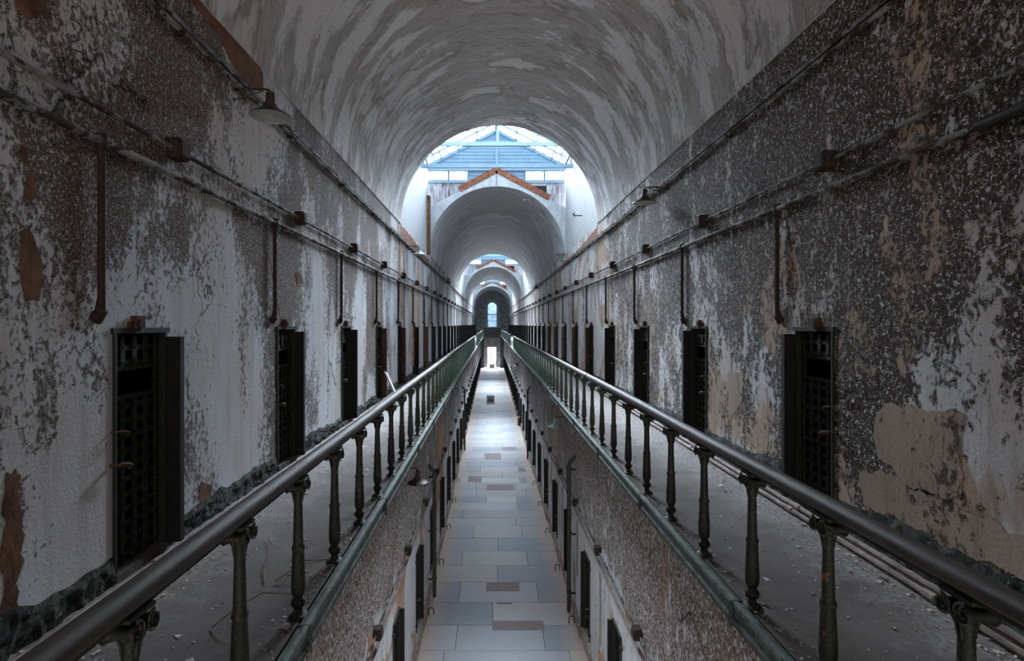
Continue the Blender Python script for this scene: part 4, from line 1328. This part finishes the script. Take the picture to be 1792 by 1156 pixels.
# ------------------------------------------------------------------ lamps
def lamp(s, xw, y, z, label, teal=False, flip=False, brace=True, reach=0.375):
    """z: height of the arm"""
    root = empty('wall_lamp', (s * xw, y, z))
    tag(root, label, 'lamp', 'bare conical wall lamps')
    k = -s
    xe = k * reach
    sm = M['shade_teal'] if teal else M['shade']
    fz = -1 if flip else 1
    MB().tube([(0, -0.02, -0.01), (k * 0.05, -0.01, 0.0), (k * (reach - 0.06), 0, 0.0), (k * (reach - 0.015), 0, -0.008 * fz), (xe, 0, -0.045 * fz)], 0.013, 8).build('arm', M['flat_iron'], root, smooth=True)
    if brace:
        MB().tube([(0.0, -0.06, -0.14), (k * 0.02, -0.05, -0.13), (k * (reach - 0.08), 0, -0.015)], 0.008, 6).build('brace', M['flat_iron'], root, smooth=True)
    MB().lathe([(0, -0.02), (0.035, -0.02), (0.035, 0.0), (0, 0.0)], (k * 0.012, -0.02, 0.0), 10).build('wall_plate', M['rust_dark'], root)
    R = 0.215
    pr = [(0.0, -0.030), (0.034, -0.030), (0.046, -0.050), (0.050, -0.145), (0.060, -0.152), (0.062, -0.168), (0.082, -0.195), (0.115, -0.225), (0.160, -0.255), (0.20, -0.275), (R, -0.285), (R + 0.004, -0.298)]
    sh = MB(); sh.lathe([(r, zz * fz) for r, zz in pr], (xe, 0, 0), 28)
    shade = sh.build('lamp_shade', sm, root, smooth=True)
    inn = MB(); inn.lathe([(r, zz * fz) for r, zz in ((R + 0.003, -0.298), (R - 0.006, -0.290), (0.175, -0.272), (0.115, -0.240), (0.07, -0.21), (0.0, -0.19))], (xe, 0, 0), 28)
    inn.build('enamel_inside', M['shade_in'], shade, smooth=True)
    return root
lamp(-1, RV, 5.85, EYE + 2.53, 'dark conical wall lamp on a braced arm, high on the left wall nearest the viewer')
lamp(1, RV, 10.15, EYE + 2.56, 'dark conical wall lamp on a braced arm, high on the right wall nearest the viewer')
lamp(-1, RV, 18.0, EYE + 2.60, 'pale teal conical lamp above the left gallery in the first glass-roofed bay', teal=True)
lamp(1, RV, 22.4, EYE + 2.60, 'small teal lamp with upturned shade above the right gallery in the first glass-roofed bay', teal=True, flip=True)
lamp(-1, RV, 30.2, EYE + 2.56, 'tiny dark conical lamp far along the left wall under the second vault')
lamp(1, RV, 34.5, EYE + 2.56, 'tiny dark conical lamp far along the right wall under the second vault')
lamp(-1, LW, 10.9, -1.0, 'dark conical lamp on the ground-floor wall below the left gallery edge, nearest there', brace=False, reach=0.32)
lamp(1, LW, 16.6, -0.95, 'grey conical lamp on the ground-floor wall below the right gallery edge, nearest there', brace=False, reach=0.32, teal=True)
lamp(-1, LW, 24.4, -1.0, 'pale teal conical lamp far along the ground-floor wall below the left gallery', brace=False, teal=True, reach=0.32)
lamp(1, LW, 41.5, -1.0, 'tiny dark conical lamp far along the ground-floor wall below the right gallery', brace=False, reach=0.32)

# ------------------------------------------------------------------ small things
bx = empty('stone_box', (-0.28, 53.8, FLZ))
tag(bx, 'pale square open-fronted box standing alone in the middle of the ground floor', 'box')
b = MB()
b.box(-0.37, -0.27, -0.3, 0.3, 0, 0.55).box(0.27, 0.37, -0.3, 0.3, 0, 0.55).box(-0.37, 0.37, 0.22, 0.3, 0, 0.55).box(-0.37, 0.37, -0.3, 0.3, 0, 0.12)
b.build('body', M['bay_white'], bx)
MB().box(-0.40, 0.40, -0.33, 0.33, 0.55, 0.70).build('lid', M['bay_white'], bx)
bx = empty('stone_box', (-0.05, 96.2, FLZ))
tag(bx, 'tiny pale box on the floor just inside the far doorway', 'box')
MB().box(-0.45, 0.45, -0.3, 0.3, 0, 0.6).build('body', M['kerb_stone'], bx)
MB().box(-0.5, 0.5, -0.34, 0.34, 0.6, 0.7).build('lid', M['bay_white'], bx)
o = MB().lathe([(0, 0), (0.10, 0), (0.11, 0.04), (0.10, 0.5), (0.06, 0.58), (0.03, 0.6), (0.0, 0.6)], (1.9, 41.4, FLZ), 12).build('fire_extinguisher', M['rust'], smooth=True)
o2 = MB().box(1.98, 2.026, 41.3, 41.6, FLZ + 0.9, FLZ + 1.4).build('blue_sign', M['blue_paint'])
tag(o, 'small red cylinder standing on the ground floor against the right wall', 'fire extinguisher')
tag(o2, 'small blue plate on the right ground-floor wall above a red cylinder', 'plate')
# a broken shelf board leaning on the left gallery
o = MB().bar((-2.35, 12.6, 0.02), (-2.75, 12.9, 0.75), 0.22, 0.03, up=(1, 0, 0.4)).build('leaning_board', M['kerb_stone'])
tag(o, 'pale board leaning against the wall on the left gallery', 'board')
# iron door stops along the foot of the ground-floor walls
stop = MB().tube([(0, 0, 0), (0, 0, 0.16), (0.04, 0, 0.20), (0.10, 0, 0.20), (0.13, 0, 0.16), (0.13, 0, 0.02)], 0.014, 7).mesh('door_stop', M['rust_dark'], smooth=True)
for s, w in ((-1, 'left'), (1, 'right')):
    for i in range(7):
        y = LD[s][i] + 1.55
        if y < 12: continue
        o = bpy.data.objects.new('door_stop', stop); C.objects.link(o)
        o.location = (s * (LW - 0.13) - (0.13 if s > 0 else 0), y, FLZ)
        tag(o, 'small bent iron hoop at the foot of the %s ground-floor wall, %s from the viewer' % (w, ORD[i]), 'iron hoop', 'iron hoops at the foot of the ground-floor walls')
# dry stems
for i, pts in enumerate([[(-1.53, 3.6, 0.10), (-1.72, 3.5, 0.16), (-1.86, 3.42, 0.10), (-1.98, 3.36, 0.01)],
                         [(-1.50, 4.25, 0.05), (-1.65, 4.12, 0.10), (-1.82, 3.95, 0.02)],
                         [(-1.9, 3.95, 0.01), (-2.0, 4.2, 0.03), (-2.05, 4.5, 0.05), (-2.2, 4.75, 0.02)]]):
    o = MB().tube(pts, 0.004, 5).build('dry_stem', M['vine'])
    tag(o, ['dry brown stem arching from a baluster foot on the left gallery', 'short dry stem lying between balusters on the left gallery', 'long thin dry stem lying on the left gallery floor'][i], 'stem')
o = MB().tube([(2.05, 2.95, 0.012), (2.22, 2.72, 0.02), (2.33, 2.55, 0.015), (2.36, 2.40, 0.012)], 0.007, 5).build('dry_stem', M['vine'])
tag(o, 'dark dry stem lying on the right gallery floor near the pipes', 'stem')

# fallen paint chips and plaster crumbs on the galleries
for s, w in ((-1, 'left'), (1, 'right')):
    m = MB()
    rr = random.Random(50 + s)
    for i in range(5200):
        y = 0.6 + 17 * rr.random() ** 1.5
        q = rr.random()
        x = RV - 0.06 - abs(rr.gauss(0, 0.24)) if q < 0.62 else (RV - 1.55 * rr.random() if q < 0.85 else EDGE + 0.09 + abs(rr.gauss(0, 0.09)))
        if x < EDGE + 0.09: continue
        r = rr.uniform(0.003, 0.013) * (1 + (rr.random() < 0.06) * 1.6)
        a0 = rr.uniform(0, 6.28)
        tilt = rr.uniform(-0.5, 0.5)
        n = rr.choice((3, 4, 5))
        th = rr.uniform(0.001, 0.006)
        zc = 0.001 + r * abs(tilt) * 0.6
        up, lo = [], []
        for kx in range(n):
            a = a0 + 2 * PI * kx / n + rr.uniform(-.3, .3)
            rad = r * rr.uniform(0.6, 1.2)
            dx, dy = rad * math.cos(a), rad * math.sin(a) * 1.2
            up.append(m.b.verts.new((s * x + dx, y + dy, zc + dx * tilt + th)))
            lo.append(m.b.verts.new((s * x + dx, y + dy, zc + dx * tilt)))
        m.b.faces.new(up); m.b.faces.new(lo[::-1])
        for kx in range(n):
            m.b.faces.new((up[kx], lo[kx], lo[(kx + 1) % n], up[(kx + 1) % n]))
    o = m.build('debris', M['chips'], recalc=False)
    tag(o, 'paint chips and plaster crumbs scattered over the %s gallery floor' % w, 'debris', kind='stuff')
